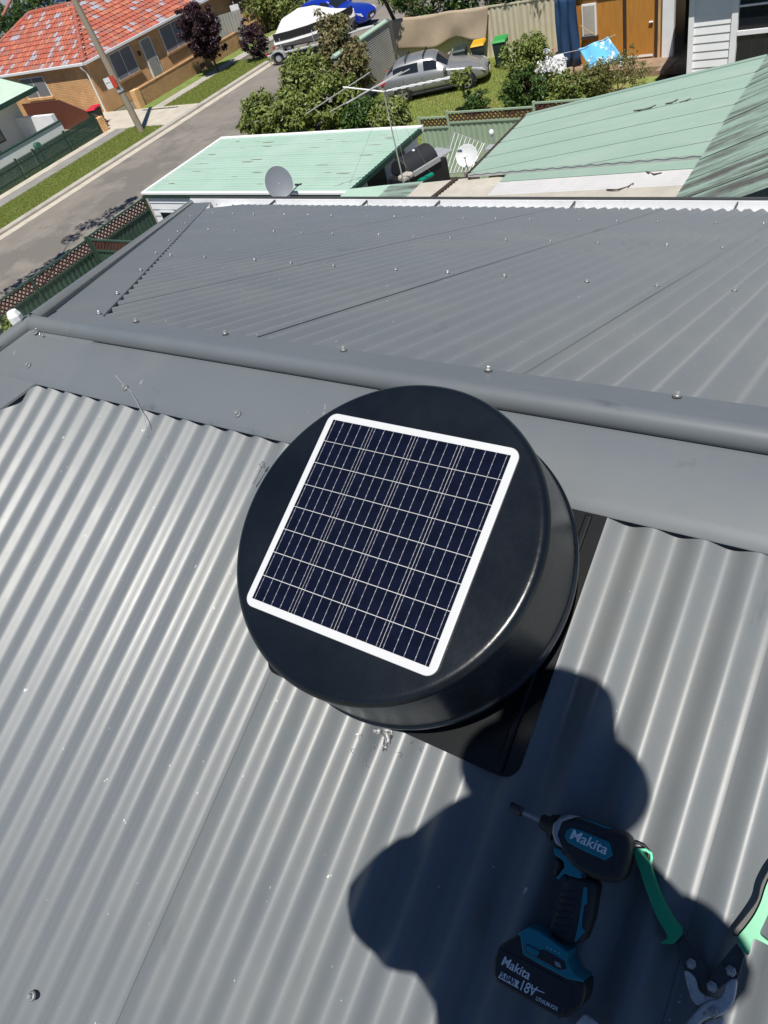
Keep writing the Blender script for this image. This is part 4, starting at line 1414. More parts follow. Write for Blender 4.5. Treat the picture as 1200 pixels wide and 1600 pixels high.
MB().obox(B0 + ey * -0.39 + Zv * 1.0, ex * 0.45, ey * 0.03, Zv * 0.06).build('front_trim', M['galv'], bq, bevel=0.008)
MB().lathe([(0, 0.03), (0.03, 0.02), (0.04, 0)], B0 + Zv * 1.345, ex, ey, Zv, 10).build('badge', M['print_white'], bq)
for s in (-1, 1):
    MB().tube([B0 + ex * (0.5 * s) + ey * .24 + Zv * .06, B0 + ex * (0.5 * s) + ey * .30 + Zv * .06], .06, 12).build('wheel', M['tyre'], bq, smooth=40)
o = MB().tube([at_x(655, 284, -10.0), at_x(675, 273, -10.0)], 0.06, 10).build('garden_roll', mat('teal plastic roll', (0.0, 0.26, 0.17), rough=0.5), smooth=40)
tag(o, 'teal green plastic roll on the ground in front of the barbecue', 'roll')
p = at_x(634, 276, -10.5)
o = MB().obox(p, ex * 0.17, ey * 0.13, Zv * 0.07).build('cushion', M['poly_cream'], None, bevel=0.05, segs=3)
tag(o, 'beige cushion lying on the near end of the barbecue', 'cushion')

mast = thing('television_antenna', 'tall thin mast with a long white television antenna in front of the bushes', 'antenna', at_z(632, 292, 2.72))
m0 = at_z(632, 292, 2.72)
mt = at_y(599, 143, m0.y - 0.15)
MB().tube([m0, m0.lerp(mt, .55), mt, mt + (mt - m0).normalized() * .06], [0.017, 0.016, 0.013, 0.012], 8).build('pole', M['alu'], mast, smooth=50)
b0, b1 = at_y(536, 136, mt.y - .30), at_y(703, 121, mt.y + .35)
bo = MB().tube([b0, mt, b1], 0.014, 6).build('boom', M['white_paint'], mast, smooth=50)
for k in range(7):
    q = mt.lerp(b1, 0.18 + 0.13 * k)
    MB().obox(q, Vector((.05, .02, 0)), Vector((0, 0.0, .02)), Vector((-.006, .014, 0))).build('director', M['print_white'], bo)
for (pa, pb_) in (((478, 178), (578, 113)), ((515, 175), (622, 115)), ((541, 162), (628, 112)), ((560, 150), (640, 108))):
    MB().tube([at_y(*pa, mt.y - .5), at_y(*pb_, mt.y + .4)], 0.011, 6).build('element', M['alu'], bo)
for qa, qb in (((606, 150), (672, 268)), ((603, 148), (545, 292)), ((604, 148), (640, 286))):
    a_, b_ = at_y(*qa, mt.y), at_z(*qb, 2.75)
    MB().tube([a_, b_], 0.0035, 4).build('guy_wire', M['alu'], mast)

hoist = thing('rotary_clothesline', 'folded square of white lines of a rotary clothesline beside the sage fence', 'clothesline', (-10.6, 18.0, 0))
ha, hb, hc_, hd_ = at_z(708, 206, 2.0), at_z(757, 224, 2.0), at_z(688, 272, 1.6), at_z(735, 268, 1.6)
hcn = (ha + hb + hc_ + hd_) / 4
MB().tube([(hcn.x, hcn.y, 0), hcn], 0.03, 8).build('post', M['alu'], hoist, smooth=50)
for s, e in ((ha, hb), (hc_, hd_), (ha, hc_), (hb, hd_), (hcn, (ha + hb) / 2), (hcn, (hc_ + hd_) / 2)):
    MB().tube([s, e], 0.014, 6).build('arm', M['alu'], hoist)
for k in range(8):
    t_ = (k + .5) / 8
    MB().tube([ha.lerp(hb, t_), hc_.lerp(hd_, t_)], 0.008, 4).build('line', M['white_paint'], hoist)

d2 = thing('satellite_dish', 'small pale satellite dish at the left eave of the mint green skillion', 'satellite dish', at_z(735, 262, 2.6))
dc = at_x(729, 243, -8.6)
dn = (CAM - dc + Vector((-2.5, -1, 6.0))).normalized()
du = (Vector((0, 0, 1)) - dn * dn.z).normalized()
dr = du.cross(dn)
MB().lathe([(0.0, -0.04)] + [(0.24 * i / 8, -0.04 + 0.04 * (i / 8) ** 2) for i in range(1, 9)] + [(0.245, 0.0), (0.15, -0.045), (0, -0.055)], dc, dr, du, dn, 36).build('reflector', M['dish_mesh'], d2, smooth=50)
MB().tube([dc - dn * .05, dc - dn * .1 + Vector((.2, 0, -.15)), Vector((-8.1, dc.y, 2.98))], 0.02, 8).build('mount', M['galv'], d2)
MB().tube([dc - du * .3, dc + dn * .28 - du * .12], 0.010, 6).build('feed_arm', M['galv'], d2)
MB().tube([dc + dn * .28 - du * .12, dc + dn * .24 - du * .06], 0.03, 8).build('feed_head', M['print_white'], d2)
fv = thing('flue_vent', 'small metal flue with a white ball cap at the eave of the mint skillion', 'flue', at_z(770, 212, 2.9))
p = at_x(768, 208, -8.35)
MB().tube([(p.x, p.y, 2.6), p], 0.03, 8).build('pipe', M['galv'], fv)
MB().lathe([(0, .09), (.05, .06), (.06, 0), (.04, -.04), (0, -.05)], p, XX, (0, 1, 0), Zv, 14).build('cap', M['print_white'], fv, smooth=60)
MB().obox(p + Vector((.12, -.35, -.25)), Vector((.10, 0, 0)), Vector((0, .12, 0)), Vector((0, 0, .10))).build('meter_box', M['galv'], fv, bevel=.01)

# ---------------------------------------------------------------- white weatherboard house and orange ply annexe
wb = thing('weatherboard_house', 'white weatherboard house with a sash window at the upper right corner', 'house', (-5, 29, 0))
MB().box(-6.95, 2.5, 26.83, 33, 0, 3.2).build('wall', M['white_paint'], wb)
for i in range(14):
    z = 0.10 + i * 0.232
    MB().obox((-6.36, 26.80, z + 0.116), (0.54, 0, 0), (0, 0.009, 0.0), (0, 0.012, 0.1135)).build('weatherboard', M['white_paint'], wb)
MB().box(-7.06, -6.90, 26.72, 26.86, 0, 3.2).build('corner_board', M['white_paint'], wb, bevel=.006)
MB().box(-5.82, -5.64, 26.73, 26.85, 0.2, 3.1).build('window_casing', M['white_paint'], wb, bevel=.006)
w = MB().box(-5.64, -3.2, 26.76, 26.85, 0.3, 0.42).build('window', M['white_paint'], wb)
for z0, z1 in ((0.42, 1.36), (1.50, 2.12), (2.16, 2.9)):
    MB().box(-5.62, -3.2, 26.80, 26.82, z0, z1).build('pane', M['glass_dark'], w)
for z in (1.43, 2.14):
    MB().box(-5.63, -3.2, 26.74, 26.83, z - (.06 if z < 2 else .025), z + (.06 if z < 2 else .025)).build('rail', M['white_paint'], w)
for x in (-5.2, -4.8, -4.4):
    MB().box(x - .012, x + .012, 26.79, 26.803, .42, 1.36).build('glazing_bar', M['dark_timber'], w)
MB().box(-3.2, -2.9, 26.73, 26.85, 0.2, 3.1).build('window_casing', M['white_paint'], wb)
MB().add([(-7.5, 26.3, 3.1), (3, 26.3, 3.1), (3, 30, 4.9), (-7.5, 30, 4.9), (-7.5, 33.6, 3.1), (3, 33.6, 3.1)], [(0, 1, 2, 3), (3, 2, 5, 4)]).build('roof', M['roof_far'], wb, recalc=False)

an = thing('timber_annexe', 'orange plywood annexe wall with a brown framed door beside the white house', 'annexe', (-10, 30, 0))
MB().box(-12.1, -8.55, 29.03, 32, 0.3, 2.9).build('wall', M['ply'], an)
MB().box(-12.5, -7.2, 28.75, 32.2, 2.9, 3.0).build('roof', M['roof_far'], an)
dr_ = MB().box(-9.74, -8.80, 28.995, 29.025, 0.42, 2.45).build('door', M['ply'], an)
MB().box(-9.72, -8.82, 28.985, 29.02, 0.36, 0.43).build('threshold', M['white_paint'], dr_)
MB().tube([(-8.95, 28.95, 1.42), (-8.82, 28.95, 1.42)], 0.03, 8).build('handle', M['white_paint'], dr_)
for x in (-9.81, -8.72):
    MB().box(x - .05, x + .05, 28.985, 29.02, 0.32, 2.6).build('door_frame', M['dark_timber'], an)
MB().box(-8.66, -8.58, 28.97, 29.02, 0.3, 2.7).build('trim', M['tan_timber'], an)
aw = MB().box(-11.32, -10.80, 28.96, 29.02, 1.22, 2.2).build('window', M['white_paint'], an)
MB().box(-11.27, -10.85, 28.945, 28.958, 1.27, 2.15).build('pane', M['poly_cream'], aw)
MB().box(-11.36, -10.76, 28.92, 29.02, 1.12, 1.21).build('sill', M['dark_timber'], an)
MB().box(-8.50, -8.12, 28.90, 29.10, 0.25, 2.9).build('post', M['white_paint'], an, bevel=.01)
MB().box(-8.1, -7.1, 30.2, 30.3, 0.3, 2.9).build('porch_wall', M['dark_timber'], an)
MB().box(-7.75, -7.35, 30.12, 30.19, 0.3, 2.4).build('porch_door', M['black_plastic'], an)
MB().obox((-8.05, 28.1, 0.28), (0.10, 0.55, 0), (0.16, -0.03, 0), (0, 0, 0.05)).build('ramp_board', M['terrace'], an)
MB().box(-8.0, -7.1, 26.9, 28.05, -.01, 0.02).build('porch_floor', M['black_plastic'], an)
tp = thing('blue_tarpaulin', 'dark blue tarpaulin hanging at the left corner of the orange annexe', 'tarpaulin', (-11.75, 28.8, 0.3))
vs, fs = [], []
for i in range(13):
    for j in range(9):
        x = -12.25 + 0.78 * i / 12 + 0.10 * (1 - j / 8) * (i / 12)
        vs.append((x, 28.82 + 0.07 * sin(i * 1.3) + 0.03 * sin(j * .9 + i), 0.35 + 2.3 * j / 8))
for i in range(12):
    for j in range(8):
        a = i * 9 + j
        fs.append((a, a + 9, a + 10, a + 1))
o = MB().add(vs, fs).build('sheet', M['tarp_blue'], tp, smooth=180, recalc=False)
so = o.modifiers.new('solid', 'SOLIDIFY')
so.thickness = 0.006

# laundry: line on a post, cloud towel and white linen
cl = thing('washing_line', 'thin clothes line on a dark post among the shrubs', 'clothesline', at_z(897, 128, 0))
pb0 = at_z(897, 128, 0)
ptop = at_y(896, 76, pb0.y)
lineA, lineB = at_y(962, 54, 27.9), at_y(858, 88, 27.2)
MB().tube([pb0, ptop], 0.03, 8).build('post', M['dark_timber'], cl)
MB().tube([lineB, at_y(905, 78, 27.5), lineA], 0.010, 6).build('line', M['galv'], cl)
MB().tube([at_y(907, 40, 28.6), at_y(932, 56, 28.0)], 0.012, 6).build('prop', M['tan_timber'], cl)


def cloth(name, corners, m, label, cat, drop, folds=3, thick=0.02):
    """corners: top left, top right, bottom right, bottom left."""
    a, b, c_, d_ = corners
    vs, fs = [], []
    n, k = 20, 14
    nrm = (b - a).cross(d_ - a).normalized()
    for i in range(n + 1):
        for j in range(k + 1):
            s, t_ = i / n, j / k
            p = a.lerp(b, s).lerp(d_.lerp(c_, s), t_)
            p = p + nrm * (drop * sin(pi * s * folds + t_ * 1.7) * (0.3 + 0.7 * t_) + 0.02 * sin(9 * s + 5 * t_)) + Vector((0, 0, -0.03 * sin(pi * s)))
            vs.append(p)
    for i in range(n):
        for j in range(k):
            q = i * (k + 1) + j
            fs.append((q, q + k + 1, q + k + 2, q + 1))
    o = MB().add(vs, fs).build(name, m, None, smooth=180, recalc=False)
    s_ = o.modifiers.new('solid', 'SOLIDIFY')
    s_.thickness = thick
    return tag(o, label, cat)


cloth('beach_towel', [at_y(904, 76, 27.55), at_y(950, 57, 27.85), at_y(974, 92, 27.6), at_y(922, 107, 27.2)], M['towel'], 'sky blue towel with white clouds drying on the clothes line', 'towel', 0.07, 3, 0.03)
cloth('bed_linen', [at_y(834, 90, 26.9), at_y(880, 84, 27.1), at_y(887, 116, 26.9), at_y(836, 128, 26.6)], M['cloth_white'], 'white linen hung behind the small bushy shrub', 'linen', 0.10, 4, 0.02)
cloth('washcloth', [at_y(966, 86, 27.6), at_y(974, 86, 27.6), at_y(974, 104, 27.5), at_y(967, 104, 27.5)], M['cloth_white'], 'narrow white cloth hanging at the right edge of the cloud towel', 'cloth', 0.02, 2, 0.01)

# ---------------------------------------------------------------- car yard: cream fence, shade cloth, iron fence, bins
cf = thing('cream_fence', 'cream steel panel fence behind the silver car', 'fence', (-17, 32, 0))
x = -22.2
k = 0
while x < -11.4:
    x1 = min(x + 2.36, -11.4)
    vs, fs, seq, q = [], [], [], x + 0.05
    while q < x1 - 0.05:
        for w_, o_ in ((0.10, 0), (0.025, -0.03), (0.10, -0.03), (0.025, 0)):
            seq.append((q, o_))
            q += w_
    seq.append((x1 - .05, 0))
    for xx, o_ in seq:
        vs += [(min(xx, x1 - .05), 32.0 + o_, 0.0), (min(xx, x1 - .05), 32.0 + o_, 1.84)]
    for i in range(len(seq) - 1):
        fs.append((2 * i, 2 * i + 2, 2 * i + 3, 2 * i + 1))
    MB().add(vs, fs).build('panel', M['cream_fence'], cf, recalc=False)
    MB().box(x - .045, x + .045, 31.94, 32.04, 0, 1.9).build('post', M['cream_fence'], cf, bevel=.01)
    MB().box(x + .05, x1 - .05, 31.955, 32.03, 1.84, 1.89).build('rail', M['cream_fence'], cf)
    x = x1
sh = []
vs, fs = [], []
n, k = 46, 10
for i in range(n + 1):
    s = i / n
    for j in range(k + 1):
        t_ = j / k
        xx = -21.1 + 4.7 * s
        sag = 0.10 * sin(s * 9) * t_ + 0.08 * sin(s * 17 + 1) * t_
        z = 1.93 - (1.15 + 0.12 * sin(s * 7)) * t_ + 0.03 * sin(s * 13)
        vs.append((xx + 0.25 * t_ * sin(s * 5), 31.90 - 0.05 - 0.16 * t_ * (0.5 + 0.5 * sin(s * 11 + t_ * 3)) - sag * 0.4, z))
for i in range(n):
    for j in range(k):
        a = i * (k + 1) + j
        fs.append((a, a + k + 1, a + k + 2, a + 1))
o = MB().add(vs, fs).build('shade_cloth', M['shade_cloth'], None, smooth=180, recalc=False)
so = o.modifiers.new('solid', 'SOLIDIFY')
so.thickness = 0.01
tag(o, 'beige shade cloth draped in folds over the cream fence', 'shade cloth')

ifn = thing('iron_fence', 'grey corrugated iron fence with pale green capping beside the car', 'fence', (-20.9, 29.6, 0))
vs, fs = [], []
nz = 26 * 6
for i in range(nz + 1):
    z = 0.0 + 2.05 * i / nz
    o_ = 0.018 * cos(2 * pi * i / 6)
    for y in (26.9, 29.0, 31.1):
        vs.append((-20.9 + o_, y, z))
for i in range(nz):
    for j in range(2):
        a = i * 3 + j
        fs.append((a, a + 3, a + 4, a + 1))
MB().add(vs, fs).build('panel', M['iron'], ifn, smooth=180, recalc=False)
MB().prism([(-21.12, 2.06), (-20.84, 2.06), (-20.84, 2.12), (-20.98, 2.19), (-21.12, 2.12)], (0, 26.85, 0), XX, Zv, (0, 1, 0), 0, 4.3).build('capping', M['pale_green'], ifn)
for y in (26.95, 29.0, 31.05):
    MB().box(-21.06, -20.94, y - .05, y + .05, 0, 2.05).build('post', M['grey_fence'], ifn)


def wheelie_bin(label, px, py, lid, rot, zc=1.0, cx=None):
    p = at_z(px, py, zc) if cx is None else Vector(cx)
    t = thing('wheelie_bin', label, 'bin', (p.x, p.y, 0), rot, 'wheelie bins')
    b_ = MB()
    b_.add([(-.20, -.25, .05), (.20, -.25, .05), (.20, .22, .05), (-.20, .22, .05), (-.27, -.30, .95), (.27, -.30, .95), (.27, .32, .95), (-.27, .32, .95)],
           [(0, 3, 2, 1), (4, 5, 6, 7), (0, 1, 5, 4), (1, 2, 6, 5), (2, 3, 7, 6), (3, 0, 4, 7)])
    b_.build('body', M['bin_green'], t, bevel=.02, local=True)
    MB().add([(-.29, -.34, .955), (.29, -.34, .955), (.29, .34, .99), (-.29, .34, .99), (-.24, -.27, 1.03), (.24, -.27, 1.03), (.25, .30, 1.07), (-.25, .30, 1.07)],
             [(0, 3, 2, 1), (4, 5, 6, 7), (0, 1, 5, 4), (1, 2, 6, 5), (2, 3, 7, 6), (3, 0, 4, 7)]).build('lid', lid, t, bevel=.015, local=True)
    for s in (-1, 1):
        MB().tube([(.20 * s, .30, .10), (.27 * s, .30, .10)], .10, 14).build('wheel', M['tyre'], t, smooth=40, local=True)
    MB().tube([(-.22, .40, .96), (.22, .40, .96)], .016, 6).build('handle', M['bin_green'], t, local=True)
    return t


wheelie_bin('dark wheelie bin with yellow lid behind the silver car', 747, 67, M['lid_yellow'], 0.25)
wheelie_bin('dark wheelie bin with bright green lid at the nose of the silver car', 781, 61, M['lid_green'], 0.2)
wheelie_bin('dark lidded wheelie bin partly hidden behind the car windscreen', 718, 76, M['bin_green'], 0.3)


# ---------------------------------------------------------------- vehicles
def car(name, label, loc, rot, Ln, W, Hh, paint, rails=True, scale=1.0, wheel_r=0.32, wb_f=0.30, wb_r=-0.30):
    t = thing(name, label, 'car', loc, rot)
    t.scale = (scale, scale, scale)
    hl, hw = Ln / 2, W / 2
    sx, sy, sz = Ln / 4.46, W / 1.80, Hh / 1.47
    # one smooth shell: rings along the car, then split into painted body and glass
    ST = [(-2.23, .62, .44, .74, .76, .50), (-2.19, .78, .30, .90, .93, .60), (-2.08, .855, .24, 1.00, 1.05, .64), (-1.95, .87, .22, 1.02, 1.10, .64), (-1.58, .89, .20, 1.00, 1.37, .60), (-1.45, .895, .20, .995, 1.41, .61),
          (-1.10, .90, .20, .975, 1.455, .625), (-.46, .90, .20, .95, 1.47, .63), (-.38, .90, .20, .948, 1.47, .63), (.02, .90, .20, .93, 1.44, .615), (.14, .90, .20, .925, 1.40, .60), (.72, .90, .20, .90, 1.00, .66), (.86, .90, .20, .89, .955, .68),
          (1.35, .885, .20, .83, .90, .62), (1.80, .85, .20, .74, .80, .55), (2.06, .78, .22, .63, .67, .50), (2.18, .68, .27, .54, .57, .44), (2.23, .50, .34, .47, .49, .32)]
    vs, fs, ms = [], [], []
    for x, w, zl, be, ro_, wr in ST:
        half = [(0, zl), (.72 * w, zl), (.96 * w, zl + .10), (w, zl + (be - zl) * .48), (.99 * w, be - .07), (.945 * w, be), (wr * 1.02, ro_ - .060 if ro_ - be > .2 else be + (ro_ - be) * .35), (wr * .82, ro_ - .018), (0, ro_)]
        full = half + [(-y, z) for y, z in half[-2:0:-1]]
        vs += [(x * sx, y * sy, z * sz) for y, z in full]
    n = 16
    for i in range(len(ST) - 1):
        xa, xb = ST[i][0], ST[i + 1][0]
        for j in range(n):
            k = j if j < 8 else 15 - j
            g_ = (k == 5 and xa >= -1.59 and xb <= .15 and not (xa > -.47 and xb < -.37)) or (k in (6, 7) and xa >= .13 and xb <= .73) or (k in (6, 7) and xa >= -1.96 and xb <= -1.57)
            fs.append((i * n + j, i * n + (j + 1) % n, (i + 1) * n + (j + 1) % n, (i + 1) * n + j))
            ms.append(1 if g_ else 0)
    fs.append(list(range(n)))
    fs.append(list(range((len(ST) - 1) * n, len(ST) * n)))
    ms += [0, 0]
    me = bpy.data.meshes.new('shell')
    me.from_pydata(vs, [], fs)
    me.materials.append(paint)
    me.materials.append(M['glass_dark'])
    me.polygons.foreach_set('material_index', ms)
    bm = bmesh.new()
    bm.from_mesh(me)
    bmesh.ops.recalc_face_normals(bm, faces=bm.faces)
    bm.to_mesh(me)
    bm.free()
    tmp = bpy.data.objects.new('shell', me)
    sc.collection.objects.link(tmp)
    md_ = tmp.modifiers.new('sub', 'SUBSURF')
    md_.levels = md_.render_levels = 2
    bpy.context.view_layer.update()
    ev = bpy.data.meshes.new_from_object(tmp.evaluated_get(bpy.context.evaluated_depsgraph_get()))
    bpy.data.objects.remove(tmp)
    co = [tuple(v.co) for v in ev.vertices]
    for mi, nm, mm in ((0, 'body', paint), (1, 'glass', M['glass_dark'])):
        used, idx, out = {}, [], []
        for p_ in ev.polygons:
            if p_.material_index == mi:
                out.append([used.setdefault(q, len(used)) for q in p_.vertices])
        order = sorted(used, key=used.get)
        MB().add([co[q] for q in order], out).build(nm, mm, t, smooth=180, local=True, recalc=False)
    zb, zt, tw = .93 * sz, 1.47 * sz, .63 * sy
    xf0 = .72 * sx
    for s in (-1, 1):
        MB().obox((.55 * sx, s * (hw + .09), zb + .03), (.07, 0, .01), (0, .10, 0), (0, 0, .07)).build('mirror', paint, t, local=True, bevel=.03, segs=3)
        for xd in (-1.22, -.42, .62):
            MB().tube([(xd * sx, s * hw * .985, .32 * sz), (xd * sx, s * hw * 1.003, .55 * sz), (xd * sx, s * hw * .998, .84 * sz)], .007, 5).build('door_seam', M['black_plastic'], t, local=True)
        MB().tube([(-1.9 * sx, s * hw * .94, .245 * sz), (1.75 * sx, s * hw * .94, .245 * sz)], .05, 6).build('sill', M['black_plastic'], t, local=True)
        MB().prism([(2.14 * sx, .53 * sz), (2.02 * sx, .645 * sz), (1.62 * sx, .755 * sz), (1.70 * sx, .655 * sz)], (0, s * hw * .86, 0), XX, Zv, (0, s, 0), -.20, .035).build('headlight', M['lamp_glass'], t, local=True, bevel=.015)
        MB().prism([(-2.20 * sx, .95 * sz), (-2.21 * sx, .80 * sz), (-1.95 * sx, .84 * sz), (-1.92 * sx, .93 * sz)], (0, s * hw * .88, 0), XX, Zv, (0, s, 0), -.20, .06).build('tail_light', M['lid_red'], t, local=True, bevel=.012)
        for fx in (wb_f, wb_r):
            cxw = Ln * fx
            ar = MB()
            ar.lathe([(wheel_r + .075, -.10), (wheel_r + .075, .012), (wheel_r - .02, .012), (0, -.02)], (cxw, s * (hw - .035), wheel_r), (1, 0, 0), (0, 0, 1), (0, s, 0), 32)
            ar.build('wheel_arch', M['black_plastic'], t, local=True, smooth=40)
            wh = MB().lathe([(wheel_r - .11, -.06), (wheel_r - .03, -.08), (wheel_r, -.05), (wheel_r, .04), (wheel_r - .03, .065), (wheel_r - .10, .07), (wheel_r - .11, .05)], (cxw, s * (hw - .02), wheel_r), (1, 0, 0), (0, 0, 1), (0, s, 0), 32).build('wheel', M['tyre'], t, local=True, smooth=40)
            rm = MB()
            rr = wheel_r - .10
            rm.lathe([(rr + .008, .045), (rr + .008, .062), (rr - .02, .055)], (cxw, s * (hw - .02), wheel_r), (1, 0, 0), (0, 0, 1), (0, s, 0), 28)
            for q in range(5):
                a = 2 * pi * q / 5 + .3
                dx, dz = cos(a), sin(a)
                rm.obox((cxw + dx * rr * .5, s * (hw + .03), wheel_r + dz * rr * .5), (dx * rr * .5, 0, dz * rr * .5), (-dz * .035, 0, dx * .035), (0, .012, 0))
            rm.build('rim', M['alloy'], wh, local=True)
    if rails:
        for xr_ in (-1.05, -.30):
            MB().tube([(xr_ * sx, -tw * .98, zt - .06), (xr_ * sx, -tw * .92, zt + .05), (xr_ * sx, tw * .92, zt + .05), (xr_ * sx, tw * .98, zt - .06)], .024, 6).build('roof_bar', M['black_plastic'], t, local=True)
    MB().prism([(-.40, .36 * sz), (.40, .36 * sz), (.46, .46 * sz), (.34, .545 * sz), (-.34, .545 * sz), (-.46, .46 * sz)], (2.13 * sx, 0, 0), (0, 1, 0), Zv, XX, 0, .105).build('grille', M['black_plastic'], t, local=True, bevel=.012)
    MB().obox((2.245 * sx, 0, .40 * sz), (.008, 0, 0), (0, .19, 0), (0, 0, .05)).build('number_plate', M['print_white'], t, local=True)
    return t


pr_, pf_ = at_z(633.5, 161, 0), at_z(729, 140, 0)
dv = (pf_ - pr_)
cang = math.atan2(dv.y, dv.x)
nrmv = Vector((-sin(cang), cos(cang), 0))
cc = (pr_ + pf_) / 2 + nrmv * 0.84
car('parked_car', 'silver hatchback with roof bars parked on the grass in front of the cream fence', (cc.x + .02, cc.y, 0), cang, 4.46, 1.80, 1.46, M['car_silver'], scale=0.98)
uw = at_z(549, 51, 0)
car('utility_vehicle', 'bright blue utility vehicle parked at the top edge, towing the covered boat', (uw.x - 1.45, uw.y + .80, 0), 0.05, 4.9, 1.88, 1.78, M['car_blue'], rails=False, wheel_r=.38, wb_f=.29)

# boat on its trailer
w0 = at_z(428, 90, 0.30)
bt = thing('boat', 'small boat under a white canvas cover', 'boat', (w0.x + 2.05, w0.y + 1.35, 0.55), 0.36)
hullst = [(-2.0, .75, .55, 1.12), (-1.0, .90, .50, 1.14), (.1, .92, .45, 1.18), (1.2, .72, .50, 1.25), (2.0, .38, .72, 1.32), (2.5, .04, 1.0, 1.38)]
vs, fs = [], []
for x, w_, z0, z1 in hullst:
    vs += [(x, -w_, z1 - .55), (x, -w_ * .92, z0 + .25 - .55), (x, 0, z0 - .55), (x, w_ * .92, z0 + .25 - .55), (x, w_, z1 - .55)]
for i in range(len(hullst) - 1):
    for j in range(4):
        a = i * 5 + j
        fs.append((a, a + 1, a + 6, a + 5))
fs.append((0, 1, 2, 3, 4))
MB().add(vs, fs).build('hull', M['boat_hull'], bt, smooth=35, local=True)
vs, fs = [], []
for i, (x, w_, z0, z1) in enumerate(hullst):
    for y, z in ((-w_ * 1.02, z1 - .62), (-w_ * 1.03, z1 - .28)):
        vs.append((x, y, z))
for i in range(len(hullst) - 1):
    fs.append((2 * i, 2 * i + 2, 2 * i + 3, 2 * i + 1))
MB().add(vs, fs).build('side_band', M['black_plastic'], bt, local=True, recalc=False)
vs, fs = [], []
nc, ncx = 10, 26
for i in range(ncx + 1):
    s = i / ncx
    x = -2.06 + 4.6 * s
    w_ = np.interp(x, [h[0] for h in hullst], [h[1] for h in hullst]) * 1.05
    z1 = np.interp(x, [h[0] for h in hullst], [h[3] for h in hullst]) - .55
    pk = np.interp(s, [0, .12, .35, .55, .8, 1], [.20, .70, 1.0, .85, .42, .10])
    for j in range(nc + 1):
        y = 2 * j / nc - 1
        z = z1 + pk * (1 - abs(y) ** 1.5) - .22 * (abs(y) ** 6) + 0.02 * sin(14 * s + 5 * y) * (1 - y * y)
        vs.append((x, y * w_, z))
for i in range(ncx):
    for j in range(nc):
        a = i * (nc + 1) + j
        fs.append((a, a + nc + 1, a + nc + 2, a + 1))
o = MB().add(vs, fs).build('cover', M['boat_cover'], bt, smooth=180, local=True, recalc=False)
for x in (-1.6, .3):
    MB().tube([(x, -1.0, .66), (x - .05, -.98, .3), (x - .02, -.90, .02)], .012, 6).build('strap', M['cloth_white'], bt, local=True)
tr_ = thing('boat_trailer', 'galvanised boat trailer carrying the covered boat on the side road', 'trailer', (w0.x + 2.05, w0.y + 1.35, 0), 0.36)
for s in (-1, 1):
    MB().tube([(-2.6, .85 * s, .48), (.6, .80 * s, .45), (2.6, .12 * s, .50), (4.0, 0.02 * s, .50)], .055, 6).build('rail', M['galv'], tr_, local=True)
    wl_ = MB().lathe([(.18, -.07), (.28, -.08), (.30, -.04), (.30, .05), (.27, .08), (.18, .06)], (-1.95, 1.02 * s, .30), (1, 0, 0), (0, 0, 1), (0, s, 0), 24).build('wheel', M['tyre'], tr_, local=True, smooth=40)
    MB().lathe([(.18, .03), (.10, .07), (0, .07)], (-1.95, 1.02 * s, .30), (1, 0, 0), (0, 0, 1), (0, s, 0), 20).build('rim', M['alloy'], wl_, local=True, smooth=40)
    MB().prism([(-2.40, .30), (-2.34, .55), (-2.15, .68), (-1.75, .68), (-1.56, .55), (-1.50, .30), (-1.54, .30), (-1.60, .50), (-1.78, .63), (-2.12, .63), (-2.30, .50), (-2.36, .30)], (0, .90 * s, 0), XX, Zv, (0, s, 0), 0, .26).build('mudguard', M['galv'], tr_, local=True)
for x in (-2.5, -1.95, -.4):
    MB().tube([(x, -.85, .44), (x, .85, .44)], .04, 6).build('cross_member', M['galv'], tr_, local=True)
for s in (-1, 1):
    MB().box(-2.72, -2.66, .62 * s - .12, .62 * s + .12, .46, .58).build('tail_light', M['lid_red'], tr_, local=True)

# ---------------------------------------------------------------- utility pole with a red and white sign
pole = thing('utility_pole', 'leaning weathered timber power pole with a red and white sign on the verge', 'power pole', (-33.44, 26.0, 0.1))
pb0 = Vector((-33.44, 26.0, -0.2))
pdir = Vector((-0.54, 0.0, 5.77)).normalized()
ptop = pb0 + pdir * 9.2
MB().tube([pb0, pb0 + pdir * 3, pb0 + pdir * 6, ptop], [.165, .155, .14, .12], 14).build('shaft', M['pole_wood'], pole, smooth=60)
ca0 = pb0 + pdir * 8.75
MB().obox(ca0 + Vector((1.0, -.16, 0)), (1.45, 0, 0), (0, .05, 0), (0, 0, .06)).build('crossarm', M['pole_wood'], pole)
for s in (-.35, .2, 1.3, 2.3):
    MB().lathe([(.04, 0), (.06, .03), (.035, .07), (.055, .10), (0, .14)], ca0 + Vector((s, -.16, .06)), XX, (0, 1, 0), Zv, 10).build('insulator', M['dish_mesh'], pole, smooth=50)
sgx = Vector((1, 0.0, 0.10)).normalized()
sgz = pdir
s0 = pb0 + pdir * 2.70 + Vector((0, -.19, 0))
sg = MB().obox(s0 + sgx * (-.36), sgx * .24, Vector((0, .02, 0)), sgz * .235).build('sign_board', M['white_paint'], pole)
MB().obox(s0 + sgx * (.055), sgx * .165, Vector((0, .022, 0)), sgz * .255).build('red_panel', M['sign_red'], sg)
MB().obox(s0 + sgx * (-.36) + Vector((0, -.0215, .02)), sgx * .15, Vector((0, .001, 0)), sgz * .012).build('mark', M['tool_black'], sg)
MB().tube([pb0 + pdir * 2.2 + Vector((.0, -.02, 0)), pb0 + pdir * 2.32 + Vector((0, -.02, 0))], .185, 14).build('band', M['galv'], pole, smooth=50)

